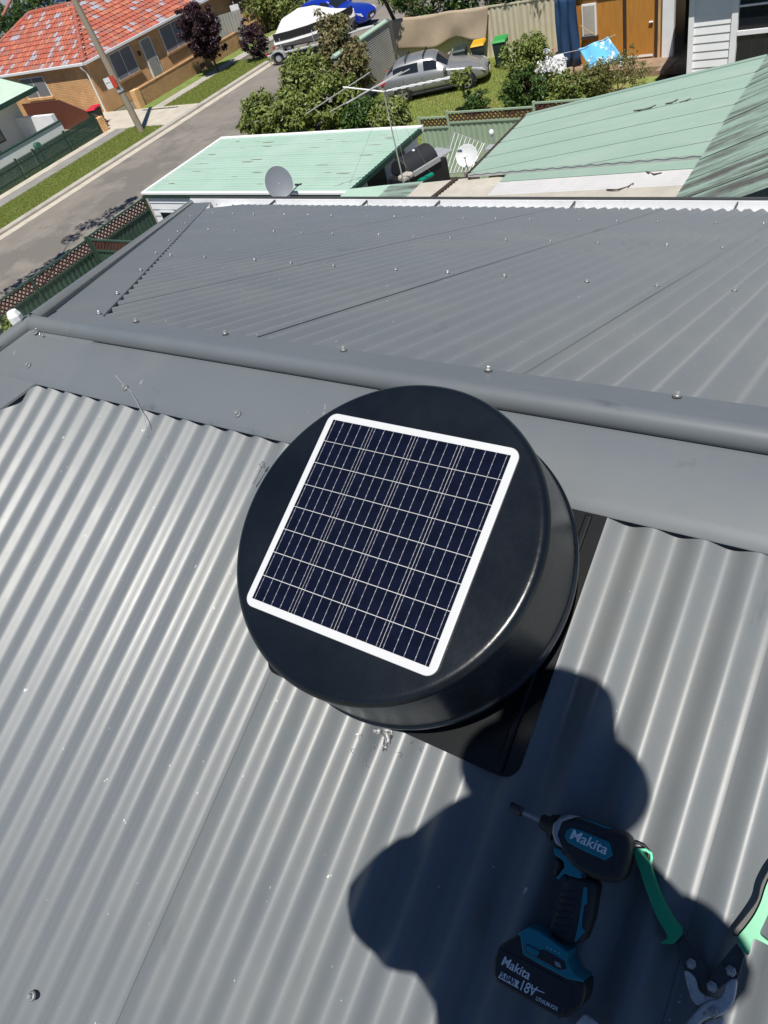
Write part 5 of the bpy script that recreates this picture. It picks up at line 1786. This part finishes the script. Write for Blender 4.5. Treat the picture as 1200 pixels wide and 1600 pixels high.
# ---------------------------------------------------------------- orange brick house with red tiles
bh = thing('brick_house', 'orange brick bungalow with a red tiled hip roof speckled with grey tiles', 'house', (-44, 35, 0))
MB().box(-52.2, -39.92, 29.32, 37.2, 0, 2.6).box(-47.6, -39.92, 37.2, 44, 0, 2.6).build('wall', M['brick'], bh)
EX, EY, EZ, SL = -39.70, 29.17, 2.70, 0.50
RUN = 4.15


def tile_face(name, side):
    """Courses of interlocking tiles with rounded backs; each tile has its own front lip and colour."""
    mb = MB()
    rng = random.Random(11 if side == 's' else 23)
    cs, tw = 0.335, 0.30
    nrow = int(RUN / cs) + 1
    nrm = Vector((0, -SL, 1)).normalized() if side == 's' else Vector((SL, 0, 1)).normalized()
    for r in range(nrow):
        d0 = r * cs
        d1 = min(d0 + cs + 0.05, RUN + .05)
        if side == 's':
            lo, hi = -57.0, EX - d0 - 0.02
        else:
            lo, hi = EY + d0 + 0.02, 45.0
        n = int((hi - lo) / tw)
        for k in range(n):
            if side == 's':
                a0 = hi - tw * (k + 1) + (tw * .0)
                if a0 < -52.45 + d0:
                    continue
            else:
                a0 = lo + tw * k
            q = rng.random()
            mi = 3 if q < 0.17 else (1 if q < 0.40 else (2 if q < 0.60 else 0))
            lift = 0.050 + rng.uniform(-.006, .006)
            prof_ = [(0, .0), (.06, .022), (.14, .026), (.21, .006), (.29, .004)]
            vs = []
            for (e, hgt) in prof_:
                for dd, hh in ((d0 - .01, lift), (d1, 0.004)):
                    if side == 's':
                        p = Vector((a0 + e, EY + dd, EZ + SL * dd))
                    else:
                        p = Vector((EX - dd, a0 + e, EZ + SL * dd))
                    vs.append(p + nrm * (hh + hgt))
            base = []
            for (e, hgt) in prof_:
                dd = d0 - .01
                p = Vector((a0 + e, EY + dd, EZ + SL * dd)) if side == 's' else Vector((EX - dd, a0 + e, EZ + SL * dd))
                base.append(p - nrm * .002)
            o_ = len(vs)
            vs += base
            fs = []
            for i in range(4):
                fs.append((2 * i, 2 * i + 2, 2 * i + 3, 2 * i + 1))
                fs.append((2 * i, o_ + i, o_ + i + 1, 2 * i + 2))
            mb.add(vs, fs, mi)
    o = mb.build(name, [M['tile_red'], M['tile_orange'], M['tile_dull'], M['tile_grey']], brf, recalc=False)
    o['kind'] = 'stuff'
    return o


brf = part_empty('roof', bh)
tile_face('tiles', 's')
tile_face('tiles', 'e')
top = EZ + SL * RUN
MB().add([(EX, EY, EZ), (EX - RUN, EY + RUN, top), (EX - RUN, 44, top), (EX, 46, EZ), (-52.45, EY, EZ), (-48.3, EY + RUN, top), (-52.45, EY + 2 * RUN, EZ), (EX - 2 * RUN, EY + 2 * RUN, EZ), (EX - 2 * RUN, 46, EZ)],
         [(0, 1, 2, 3), (0, 4, 5, 1), (4, 6, 5), (1, 5, 6, 7), (1, 7, 8, 2)]).build('roof_deck', M['tile_dull'], brf, recalc=False)
hipdir = Vector((-1, 1, SL)).normalized()
h0 = Vector((EX, EY, EZ + .03))
for k in range(16):
    a = h0 + hipdir * (k * 0.386)
    MB().tube([a, a + hipdir * .40], [.12, .105], 8).build('hip_tile', M['tile_red'] if k % 3 else M['tile_dull'], brf, smooth=60)
for k in range(8):
    a = Vector((EX - RUN - .55 * k, EY + RUN, top + .03))
    MB().tube([a, a + Vector((-.56, 0, 0))], [.12, .11], 8).build('ridge_tile', M['tile_red'] if k % 4 else M['tile_dull'], brf, smooth=60)
wdir = Vector((-1, -1, -SL)).normalized()
for k in range(16):
    a = Vector((-48.3, EY + RUN, top + .03)) + wdir * (k * .386)
    MB().tube([a, a + wdir * .40], [.105, .12], 8).build('hip_tile', M['tile_red'] if k % 3 else M['tile_dull'], brf, smooth=60)
for k in range(12):
    a = Vector((EX - RUN, EY + RUN + .55 * k, top + .03))
    MB().tube([a, a + Vector((0, .56, 0))], [.12, .11], 8).build('ridge_tile', M['tile_red'] if k % 4 else M['tile_dull'], brf, smooth=60)
va, vb = at_z(63, 33, 3.9), at_z(15, 69, 3.5)
va.z, vb.z = EZ + SL * (va.y - EY) + .06, EZ + SL * (vb.y - EY) + .06
MB().tube([va, vb], .09, 8).build('capping', M['tile_dull'], brf, smooth=60)
gt = MB()
gt.box(-52.6, EX + .10, EY - .13, EY - .02, EZ - .10, EZ + .03)
gt.box(EX + .02, EX + .13, EY - .13, 45, EZ - .10, EZ + .03)
gt.build('gutter', M['white_paint'], bh, bevel=.01)
MB().box(-52.5, EX, EY - .015, EY + .46, EZ - .12, EZ - .09).box(EX - .5, EX + .015, EY, 45, EZ - .125, EZ - .095).build('soffit', M['cream_paint'], bh)
MB().tube([(-40.12, EY - .06, EZ - .08), (-40.10, EY - .06, EZ - .2), (-39.99, 29.25, EZ - .5), (-39.99, 29.25, .1)], .05, 8).build('downpipe', M['white_paint'], bh, smooth=50)


def window_x(y0, y1, z0, z1, x=-39.92):
    f = MB().box(x - .02, x + .05, y0, y1, z0, z1).build('window', M['white_paint'], bh)
    ym = y0 + (y1 - y0) * .5
    for a, b in ((y0 + .05, ym - .025), (ym + .025, y1 - .05)):
        MB().box(x + .052, x + .06, a, b, z0 + .05, z1 - .05).build('pane', M['curtain'], f)
    MB().box(x, x + .12, y0 - .08, y1 + .08, z0 - .12, z0 - .01).build('sill', M['brick_old'], f)


window_x(31.0, 32.75, 1.12, 2.48)
window_x(35.3, 37.4, 1.15, 2.48)
dn_ = MB().box(-39.94, -39.86, 33.52, 34.42, .15, 2.40).build('door', M['white_paint'], bh)
MB().box(-39.858, -39.845, 33.60, 34.34, .22, 2.34).build('security_screen', M['grey_fence'], dn_)
MB().tube([(-39.84, 34.28, 1.2), (-39.80, 34.28, 1.2)], .03, 8).build('handle', M['black_plastic'], dn_)
f = MB().box(-46.6, -44.2, 29.27, 29.33, 1.25, 2.35).build('window', M['white_paint'], bh)
for a, b in ((-46.55, -45.45), (-45.35, -44.25)):
    MB().box(a, b, 29.255, 29.268, 1.30, 2.30).build('pane', M['curtain'], f)
MB().box(-46.7, -44.1, 29.18, 29.31, 1.12, 1.24).build('sill', M['brick'], f)
MB().tube([(-39.85, 33.15, 1.95), (-39.78, 33.15, 1.95)], .05, 8).obox((-39.78, 33.15, 1.85), (.05, 0, 0), (0, .05, 0), (0, 0, .1)).build('porch_lamp', M['black_plastic'], bh)

# low front wall of the brick house, its end pier, and gate pier
lw = thing('garden_wall', 'low weathered orange brick garden wall along the footpath of the brick house', 'garden wall', (-37.2, 35, 0))
MB().box(-37.32, -37.09, 29.52, 41, 0, .90).build('wall', M['brick_old'], lw)
MB().box(-37.34, -37.07, 29.50, 41, .902, .975).build('coping', M['brick_old'], lw, bevel=.01)
MB().box(-37.40, -37.01, 29.40, 29.80, 0, 1.0).build('pier', M['brick'], lw, bevel=.01)
o = MB().box(-37.05, -36.72, 26.22, 26.58, 0, .80).build('brick_pier', M['brick'], None, bevel=.012)
tag(o, 'short brick pier at the end of the green picket fence', 'pier')
wheelie_bin('dark wheelie bin with a red lid against the brick house wall', 146, 170, M['lid_red'], 0.2, zc=.95)

# brown raked side fence
bfn = thing('side_fence', 'dark brown steel fence with a raked end in front of the brick house', 'fence', (-40, 27.05, 0))
xs_ = [-44.0 + .27 * i for i in range(26)]
for i in range(len(xs_) - 1):
    xa, xb = xs_[i], min(xs_[i + 1] - .012, -37.25)
    ht = lambda x: 1.60 if x < -40.4 else 1.60 - (x + 40.4) * .37
    if xa > -37.4:
        break
    MB().prism([(xa, .05), (xb, .05), (xb, ht(xb)), (xa, ht(xa))], (0, 27.05, 0), XX, Zv, (0, 1, 0), -.018, .018).build('panel', M['brown_fence'], bfn)
MB().tube([(-44, 27.05, 1.62), (-40.4, 27.05, 1.62), (-37.25, 27.05, .46)], .028, 6).build('rail', M['brown_fence'], bfn)

# ---------------------------------------------------------------- white rendered house at the far left
wh_ = thing('rendered_house', 'white rendered cottage with a pale green skillion porch roof at the left edge', 'house', (-42, 20, 0))
MB().box(-50, -41.6, 8, 25.3, 0, 3.0).build('wall', M['cream_paint'], wh_)
prf = part_empty('porch_roof', wh_)
ribbed('roof_sheet', -44.5, -39.98, 18.0, 25.75, lambda x, y: 2.72 + .236 * (-40 - x), 'x', 0.152, 0.008, mat('pale mint porch steel', (0.52, 0.66, 0.54), rough=.5), prf)
MB().box(-40.0, -39.9, 17.9, 25.82, 2.52, 2.74).build('fascia', M['dark_green'], prf)
MB().obox((-42.2, 25.80, 2.72 + .236 * 2.2 - .09), (2.28, 0, -2.28 * .236), (0, .04, 0), (0, 0, .10)).build('bargeboard', M['dark_green'], prf)
MB().box(-41.6, -38.3, 24.75, 24.98, 0, 1.62).build('side_wall', M['white_paint'], wh_)
MB().box(-38.32, -38.12, 19.6, 24.98, 0, 1.22).build('parapet', M['white_paint'], wh_)
MB().box(-38.36, -38.08, 19.55, 25.0, 1.222, 1.275).build('coping', M['dark_green'], wh_)
for y in (19.7, 22.05):
    MB().box(-40.1, -39.98, y - .05, y + .05, 0, 2.6).build('porch_post', M['dark_green'], wh_)
wn_ = MB().box(-41.60, -41.54, 20.9, 23.6, .95, 2.2).build('window', M['dark_green'], wh_)
for a, b in ((20.98, 22.2), (22.3, 23.52)):
    MB().box(-41.538, -41.528, a, b, 1.03, 2.12).build('pane', M['glass_dark'], wn_)
MB().box(-41.6, -38.34, 8, 24.7, 0, .3).build('porch_floor', M['concrete'], wh_)

pk = thing('picket_fence', 'dark green picket fence with a gate along the footpath', 'fence', (-36.82, 21, 0))
pm = MB()
y = 13.5
while y < 26.15:
    if not any(abs(y - q) < .07 for q in (16, 18.4, 20.8, 21.9, 24.0)):
        pm.prism([(y - .031, .12), (y + .031, .12), (y + .031, .98), (y, 1.04), (y - .031, .98)], (-36.83, 0, 0), (0, 1, 0), Zv, XX, -.01, .01)
    y += .078
pm.build('pickets', M['dark_green'], pk)['kind'] = 'stuff'
for y in (13.5, 16, 18.4, 20.8, 21.9, 24.0, 26.12):
    MB().box(-36.90, -36.80, y - .05, y + .05, 0, 1.08).build('post', M['dark_green'], pk, bevel=.01)
for z in (.30, .78):
    MB().box(-36.868, -36.842, 13.5, 26.1, z - .035, z + .035).build('rail', M['dark_green'], pk)
mbx = thing('letterbox', 'green letterbox on a post at the picket fence gate', 'letterbox', (-36.95, 22.3, 0))
p = at_x(58, 227, -36.95)
MB().box(-36.99, -36.91, p.y - .04, p.y + .04, 0, p.z - .1).build('post', M['dark_green'], mbx)
MB().prism([(-.16, 0), (.16, 0), (.16, .16), (.08, .25), (-.08, .25), (-.16, .16)], (-36.95, p.y, p.z - .12), (0, 1, 0), Zv, XX, -.13, .13).build('box', mat('mid green paint', (.05, .16, .12), rough=.4), mbx, bevel=.01)

# street sign, fences and roofs at the top edge
ss_ = thing('street_sign', 'red and white street sign on a thin post by the brick garden wall', 'sign', at_z(391, 66, .1))
b0 = at_z(391, 66, .1)
t0 = at_y(363, 2, b0.y - .2)
MB().tube([b0, t0], .03, 8).build('post', M['galv'], ss_)
q = at_y(367, 14, b0.y - .25)
MB().obox(q, (.26, .1, 0), (0, .012, 0), (0, 0, .22)).build('plate', M['white_paint'], ss_)
q2 = at_y(372, 27, b0.y - .25)
MB().obox(q2 + Vector((0, -.01, 0)), (.20, .08, 0), (0, .012, 0), (0, 0, .24)).build('plate', M['sign_red'], ss_)
gf = thing('grey_fence', 'grey green steel fence behind the brick garden wall', 'fence', (-39, 43, 0))
A, B = at_z(335, 62, .9), at_z(380, 48, .9)
d = Vector((B.x - A.x, B.y - A.y, 0))
for i in range(12):
    a = Vector((A.x, A.y, 0)) + d * (i / 12 * 1.2 - .1)
    MB().obox(a + Zv * 1.0 + d * .05, d * (.045), Vector((-d.y, d.x, 0)).normalized() * (.02 + .012 * (i % 2)), Zv * 1.0).build('panel', M['grey_fence'], gf)
tf = thing('timber_fence', 'tan timber paling fence behind the covered boat', 'fence', at_z(420, 48, 0))
A, B = at_z(384, 62, 0), at_z(470, 32, 0)
d = (B - A)
L_ = d.length
for i in range(int(L_ / .16)):
    a = A + d * ((i + .5) * .16 / L_)
    hh = .68 + random.uniform(-.03, .03)
    MB().obox(a + Zv * hh, d.normalized() * .074, Vector((-d.y, d.x, 0)).normalized() * (.012 + .004 * (i % 2)), Zv * hh).build('paling', M['tan_timber'] if i % 7 != 5 else M['grey_fence'], tf)
ch = thing('corner_house', 'dark brick house with a white roof edge at the top, behind the plum tree', 'house', at_z(330, 10, 0))
c0 = at_z(345, 5, 2.2)
MB().obox((c0.x - 3.2, c0.y + 4.0, 1.3), (3.2, .0, 0), (0, 2.5, 0), (0, 0, 1.3)).build('wall', brick_mat('red brown brick', (.20, .06, .045), (.15, .05, .04), (.25, .2, .17)), ch)
MB().add([(c0.x - 6.8, c0.y + 1.1, 2.62), (c0.x + .3, c0.y + 1.1, 2.62), (c0.x + .3, c0.y + 7, 3.6), (c0.x - 6.8, c0.y + 7, 3.6)], [(0, 1, 2, 3)]).build('roof', M['poly_white'], ch, recalc=False)
sh_ = thing('solar_house', 'far house with a grey roof carrying dark solar panels at the top left corner', 'house', (-64, 46, 0))


def sol(px, py):
    """Point on the roof slope of the far house: z rises to the back."""
    p = at_z(px, py, 3.5)
    for _ in range(4):
        p = at_z(px, py, 2.6 + max(0.0, (p.y - 40.5)) * .35)
    return p


c_ = [sol(-14, 34), sol(-14, -30), sol(88, -30), sol(62, 12)]
MB().add([(-78, 40.5, 2.6), (-56, 40.5, 2.6), (-56, 47, 4.9), (-78, 47, 4.9)], [(0, 1, 2, 3)]).build('roof', M['roof_far'], sh_, recalc=False)
MB().box(-77.5, -56.5, 41, 52, 0, 2.55).build('wall', M['cream_paint'], sh_)
for i in range(9):
    for j in range(3):
        x0_ = -73 + i * 1.72
        y0_ = 41.2 + j * 1.05
        zz = 2.6 + (y0_ - 40.5) * .354 + .08
        MB().obox((x0_ + .83, y0_ + .5, zz + .177), (.83, 0, 0), (0, .48, .48 * .354), (0, -.012, .034)).build('frame', M['galv'], sh_)
        MB().obox((x0_ + .83, y0_ + .488, zz + .177 + .038), (.79, 0, 0), (0, .45, .45 * .354), (0, -.001, .003)).build('solar_panel', M['pv_blue'], sh_)

# ---------------------------------------------------------------- trees and shrubs
tb = at_z(341, 113, .1)
plant('plum_tree', 'round dark purple leaved plum tree on the verge', 'tree', tb, (tb.x - .25, tb.y + .05, 2.2), 1.1, 1.1, 1.3, M['leaf_plum'], 140, .30, 200, .12, 3, .07)
tb2 = at_z(408, 92, .1)
plant('plum_shrub', 'small dark purple plum tree beside the boat trailer wheel', 'tree', tb2, (tb2.x - .15, tb2.y, 1.1), .72, .72, .8, M['leaf_plum'], 60, .25, 150, .10, 4, .05)
SH = [
    ('leafy_shrub', 'broad glossy green shrub at the road end of the bushes', 412, 182, .8, .75, .75, .70, 'leaf_a', .17),
    ('leafy_shrub', 'low bright green shrub just above the pale green shed roof edge', 458, 178, .9, .85, .6, .75, 'leaf_a', .17),
    ('leafy_shrub', 'large rounded green shrub in the middle of the bushes', 478, 128, 1.5, .80, .8, .85, 'leaf_a', .17),
    ('bronze_shrub', 'tall loose shrub with bronze red young leaves in front of the blue vehicle', 523, 68, 2.3, .55, .55, .95, 'leaf_red', .16),
    ('bronze_shrub', 'lower bronze tipped shrub beside the corrugated iron fence', 548, 104, 1.5, .60, .6, .70, 'leaf_red', .16),
    ('leafy_shrub', 'dark leafy shrub beneath the antenna elements', 520, 158, 1.0, .85, .7, .85, 'leaf_a', .17),
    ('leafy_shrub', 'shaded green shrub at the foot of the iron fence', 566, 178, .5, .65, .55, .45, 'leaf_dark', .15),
    ('leafy_shrub', 'small yellow green shrub on the grass left of the car wheel', 606, 180, .45, .50, .45, .40, 'leaf_a', .14),
]
for k, (nm, lb, px, py, zc, rx, ry, rz, mm, lf) in enumerate(SH):
    c = at_z(px, py, zc)
    plant(nm, lb, 'shrub', (c.x, c.y, 0), (c.x, c.y, zc), rx * 1.2, ry * 1.25, rz * 1.15, M[mm], 64, .34, 80, lf * 1.1, 20 + k, .035, crown_name='foliage', stem='stem')
c = at_z(722, 122, 1.2)
plant('papaya_plant', 'young papaya plant with drooping leaves in front of the car door', 'plant', (c.x, c.y, 0), (c.x, c.y, 1.25), .38, .38, .26, M['leaf_a'], 20, .14, 60, .13, 41, .03, crown_name='foliage', stem='stem', limbs=9)
c = at_z(742, 158, .4)
plant('leafy_shrub', 'low dark green shrub at the foot of the papaya plant', 'shrub', (c.x, c.y, 0), (c.x, c.y, .42), .45, .35, .36, M['leaf_dark'], 22, .16, 60, .13, 42, .03, crown_name='foliage', stem='stem')
for k, (lb, px, py, zc, rx, ry, rz, mm, lf) in enumerate((
        ('feathery green shrub in front of the white linen', 812, 105, 1.1, .55, .55, .75, 'leaf_a', .12),
        ('yellow green shrub at the nose of the silver car', 838, 90, 1.3, .45, .45, .65, 'leaf_a', .12),
        ('large dark green shrub above the lattice fence', 825, 140, .6, .80, .6, .50, 'leaf_dark', .13),
        ('leafy green border shrub below the washing line post', 885, 138, .5, .85, .5, .42, 'leaf_a', .14),
        ('fine leaved olive green shrub in front of the brown terrace', 965, 118, .75, .85, .6, .60, 'leaf_olive', .08),
        ('small olive shrub below the hanging cloud towel', 925, 128, .55, .55, .45, .45, 'leaf_olive', .09))):
    c = at_z(px, py, zc)
    plant('garden_shrub', lb, 'shrub', (c.x, c.y, 0), (c.x, c.y, zc), rx * 1.1, ry * 1.1, rz * 1.1, M[mm], 50, .24, 80, lf, 60 + k, .03, crown_name='foliage', stem='stem')
c = at_z(862, 112, 1.0)
fl = plant('flowering_shrub', 'shrub covered with white blossom in front of the linen', 'shrub', (c.x, c.y, 0), (c.x, c.y, 1.0), .50, .45, .55, M['petal'], 26, .20, 45, .09, 70, .03, crown_name='blossom', stem='stem')
# dark garden trees beyond the cream fence
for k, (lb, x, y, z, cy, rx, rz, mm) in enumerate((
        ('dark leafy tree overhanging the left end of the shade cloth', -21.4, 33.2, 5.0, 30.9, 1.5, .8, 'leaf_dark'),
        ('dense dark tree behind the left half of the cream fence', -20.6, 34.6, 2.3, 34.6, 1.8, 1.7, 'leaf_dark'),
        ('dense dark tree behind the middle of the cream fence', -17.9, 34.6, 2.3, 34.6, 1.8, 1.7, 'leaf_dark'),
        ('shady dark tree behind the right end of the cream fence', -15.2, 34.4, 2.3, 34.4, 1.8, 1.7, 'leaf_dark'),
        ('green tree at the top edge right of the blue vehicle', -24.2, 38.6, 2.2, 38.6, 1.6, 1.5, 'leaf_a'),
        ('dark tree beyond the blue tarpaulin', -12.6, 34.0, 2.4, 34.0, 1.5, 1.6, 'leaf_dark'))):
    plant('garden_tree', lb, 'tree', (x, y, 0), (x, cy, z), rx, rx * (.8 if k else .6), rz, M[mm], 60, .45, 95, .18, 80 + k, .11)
tk = thing('tree_trunk', 'bare dark tree trunk standing against the cream fence', 'tree', at_z(839, 68, 0))
b0 = at_z(839, 68, 0)
MB().tube([b0, b0 + Vector((.02, .02, 1.2)), b0 + Vector((-.03, .05, 2.8)), b0 + Vector((-.05, .2, 4.5))], [.17, .14, .13, .08], 10).build('trunk', M['bark'], tk, smooth=60)
leaf_mesh('crown', clump_set((b0.x + .9, b0.y - 1.4, 6.0), 2.6, 1.2, .8, 60, .45, 90), 90, .17, M['leaf_dark'], tk, 90)
MB().tube([b0 + Vector((-.05, .2, 4.4)), b0 + Vector((.3, -.4, 5.3)), b0 + Vector((.9, -1.4, 6.0))], [.08, .06, .03], 8).build('limb', M['bark'], tk, smooth=60)
# greenery behind the brick house and by the boat
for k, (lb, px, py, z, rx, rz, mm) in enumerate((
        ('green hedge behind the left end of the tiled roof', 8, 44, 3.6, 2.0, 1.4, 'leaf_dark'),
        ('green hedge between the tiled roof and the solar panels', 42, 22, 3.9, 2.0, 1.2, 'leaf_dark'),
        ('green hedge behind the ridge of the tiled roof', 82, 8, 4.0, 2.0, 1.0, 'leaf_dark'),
        ('bright green tree above the timber fence', 405, 6, 1.6, 1.2, 1.1, 'leaf_a'),
        ('bronze leaved shrub beside the bright green tree', 430, 12, 1.1, .9, .9, 'leaf_red'),
        ('bright green shrub behind the boat cover', 462, 6, 1.1, 1.2, .9, 'leaf_a'))):
    c = at_z(px, py, z) if k > 2 else at_y(px, py, 36.5)
    z = c.z
    plant('background_shrub', lb, 'shrub', (c.x, c.y, 0), (c.x, c.y, z), rx, rx * .8, rz, M[mm], 40, .45, 75, .2, 100 + k, .08, crown_name='foliage', stem='stem')
# street tree beyond the left edge; its shadow falls along the roadside fence
st_ = thing('street_tree', 'leafy street tree left of the view whose shadow falls on the road', 'tree', (-23.2, 8.2, 0))
cl_ = []
for px, py, r_ in ((112, 372, .5), (135, 352, .55), (158, 345, .6), (176, 330, .5), (195, 322, .4), (205, 312, .3), (38, 440, .5), (62, 424, .55), (85, 408, .5), (98, 398, .35), (20, 452, .5)):
    g_ = at_z(px, py, 0)
    c_ = g_ + SUN_DIR * (7.0 / SUN_DIR.z)
    cl_.append((tuple(c_), r_, 1.0))
leaf_mesh('crown', cl_, 170, .17, M['leaf_dark'], st_, 77)
tops = [Vector(c[0]) for c in cl_]
mbs = MB().tube([(-23.2, 8.2, 0), (-23.2, 8.4, 2.5), (-23.1, 9.5, 5.0)], [.16, .13, .10], 10)
for q in tops[::3]:
    mbs.tube([(-23.1, 9.5, 5.0), Vector((-23.1, 9.5, 5.0)).lerp(q, .5) + Vector((0, 0, .3)), q], [.06, .035, .015], 6)
mbs.build('trunk', M['bark'], st_, smooth=60)
c = at_z(6, 516, 3.0)
plant('yard_shrub', 'sunlit yellow green shrub tip at the left edge beside the hip roll', 'shrub', (c.x, c.y, 0), (c.x - .35, c.y, 2.9), .6, .6, .7, M['leaf_a'], 30, .22, 80, .10, 140, .05, crown_name='foliage', stem='stem')

# grass blades on the verges near the pole and on the lawn
def blades(name, x0, x1, y0, y1, z, n, seed, m):
    rng = np.random.default_rng(seed)
    P = np.stack([rng.uniform(x0, x1, n), rng.uniform(y0, y1, n), np.full(n, z)], 1)
    h = rng.uniform(.03, .085, n)
    a = rng.uniform(0, 2 * pi, n)
    w = .012
    V = np.empty((n, 3, 3))
    V[:, 0] = P + np.stack([np.cos(a) * w, np.sin(a) * w, 0 * a], 1)
    V[:, 1] = P - np.stack([np.cos(a) * w, np.sin(a) * w, 0 * a], 1)
    V[:, 2] = P + np.stack([rng.normal(0, .02, n), rng.normal(0, .02, n), h], 1)
    me = bpy.data.meshes.new(name)
    me.vertices.add(n * 3)
    me.vertices.foreach_set('co', V.reshape(-1).astype(np.float32))
    me.loops.add(n * 3)
    me.loops.foreach_set('vertex_index', np.arange(n * 3, dtype=np.int32))
    me.polygons.add(n)
    me.polygons.foreach_set('loop_start', np.arange(0, n * 3, 3, dtype=np.int32))
    me.polygons.foreach_set('loop_total', np.full(n, 3, dtype=np.int32))
    me.materials.append(m)
    me.update(calc_edges=True)
    at = me.attributes.new('tint', 'FLOAT', 'POINT')
    at.data.foreach_set('value', np.repeat(rng.uniform(0, 1, n), 3).astype(np.float32))
    o = bpy.data.objects.new(name, me)
    link(o)
    o['kind'] = 'stuff'
    return o


M['blade'] = leaf_mat('grass blade', (.22, .30, .06), (.46, .47, .15), rough=.6, trans=.45)
g1 = blades('grass', -35.05, -32.3, 15.5, 26.6, .10, 40000, 1, M['blade'])
tag(g1, 'short green grass of the verge beside the picket fence', 'grass')
g2 = blades('grass', -35.1, -32.3, 29.36, 36, .10, 22000, 2, M['blade'])
tag(g2, 'short green grass of the verge under the plum tree', 'grass')
g3 = blades('grass', -20.5, -11, 20.4, 31.8, 0, 70000, 3, M['blade'])
tag(g3, 'short yellowish green lawn around the silver car', 'grass')
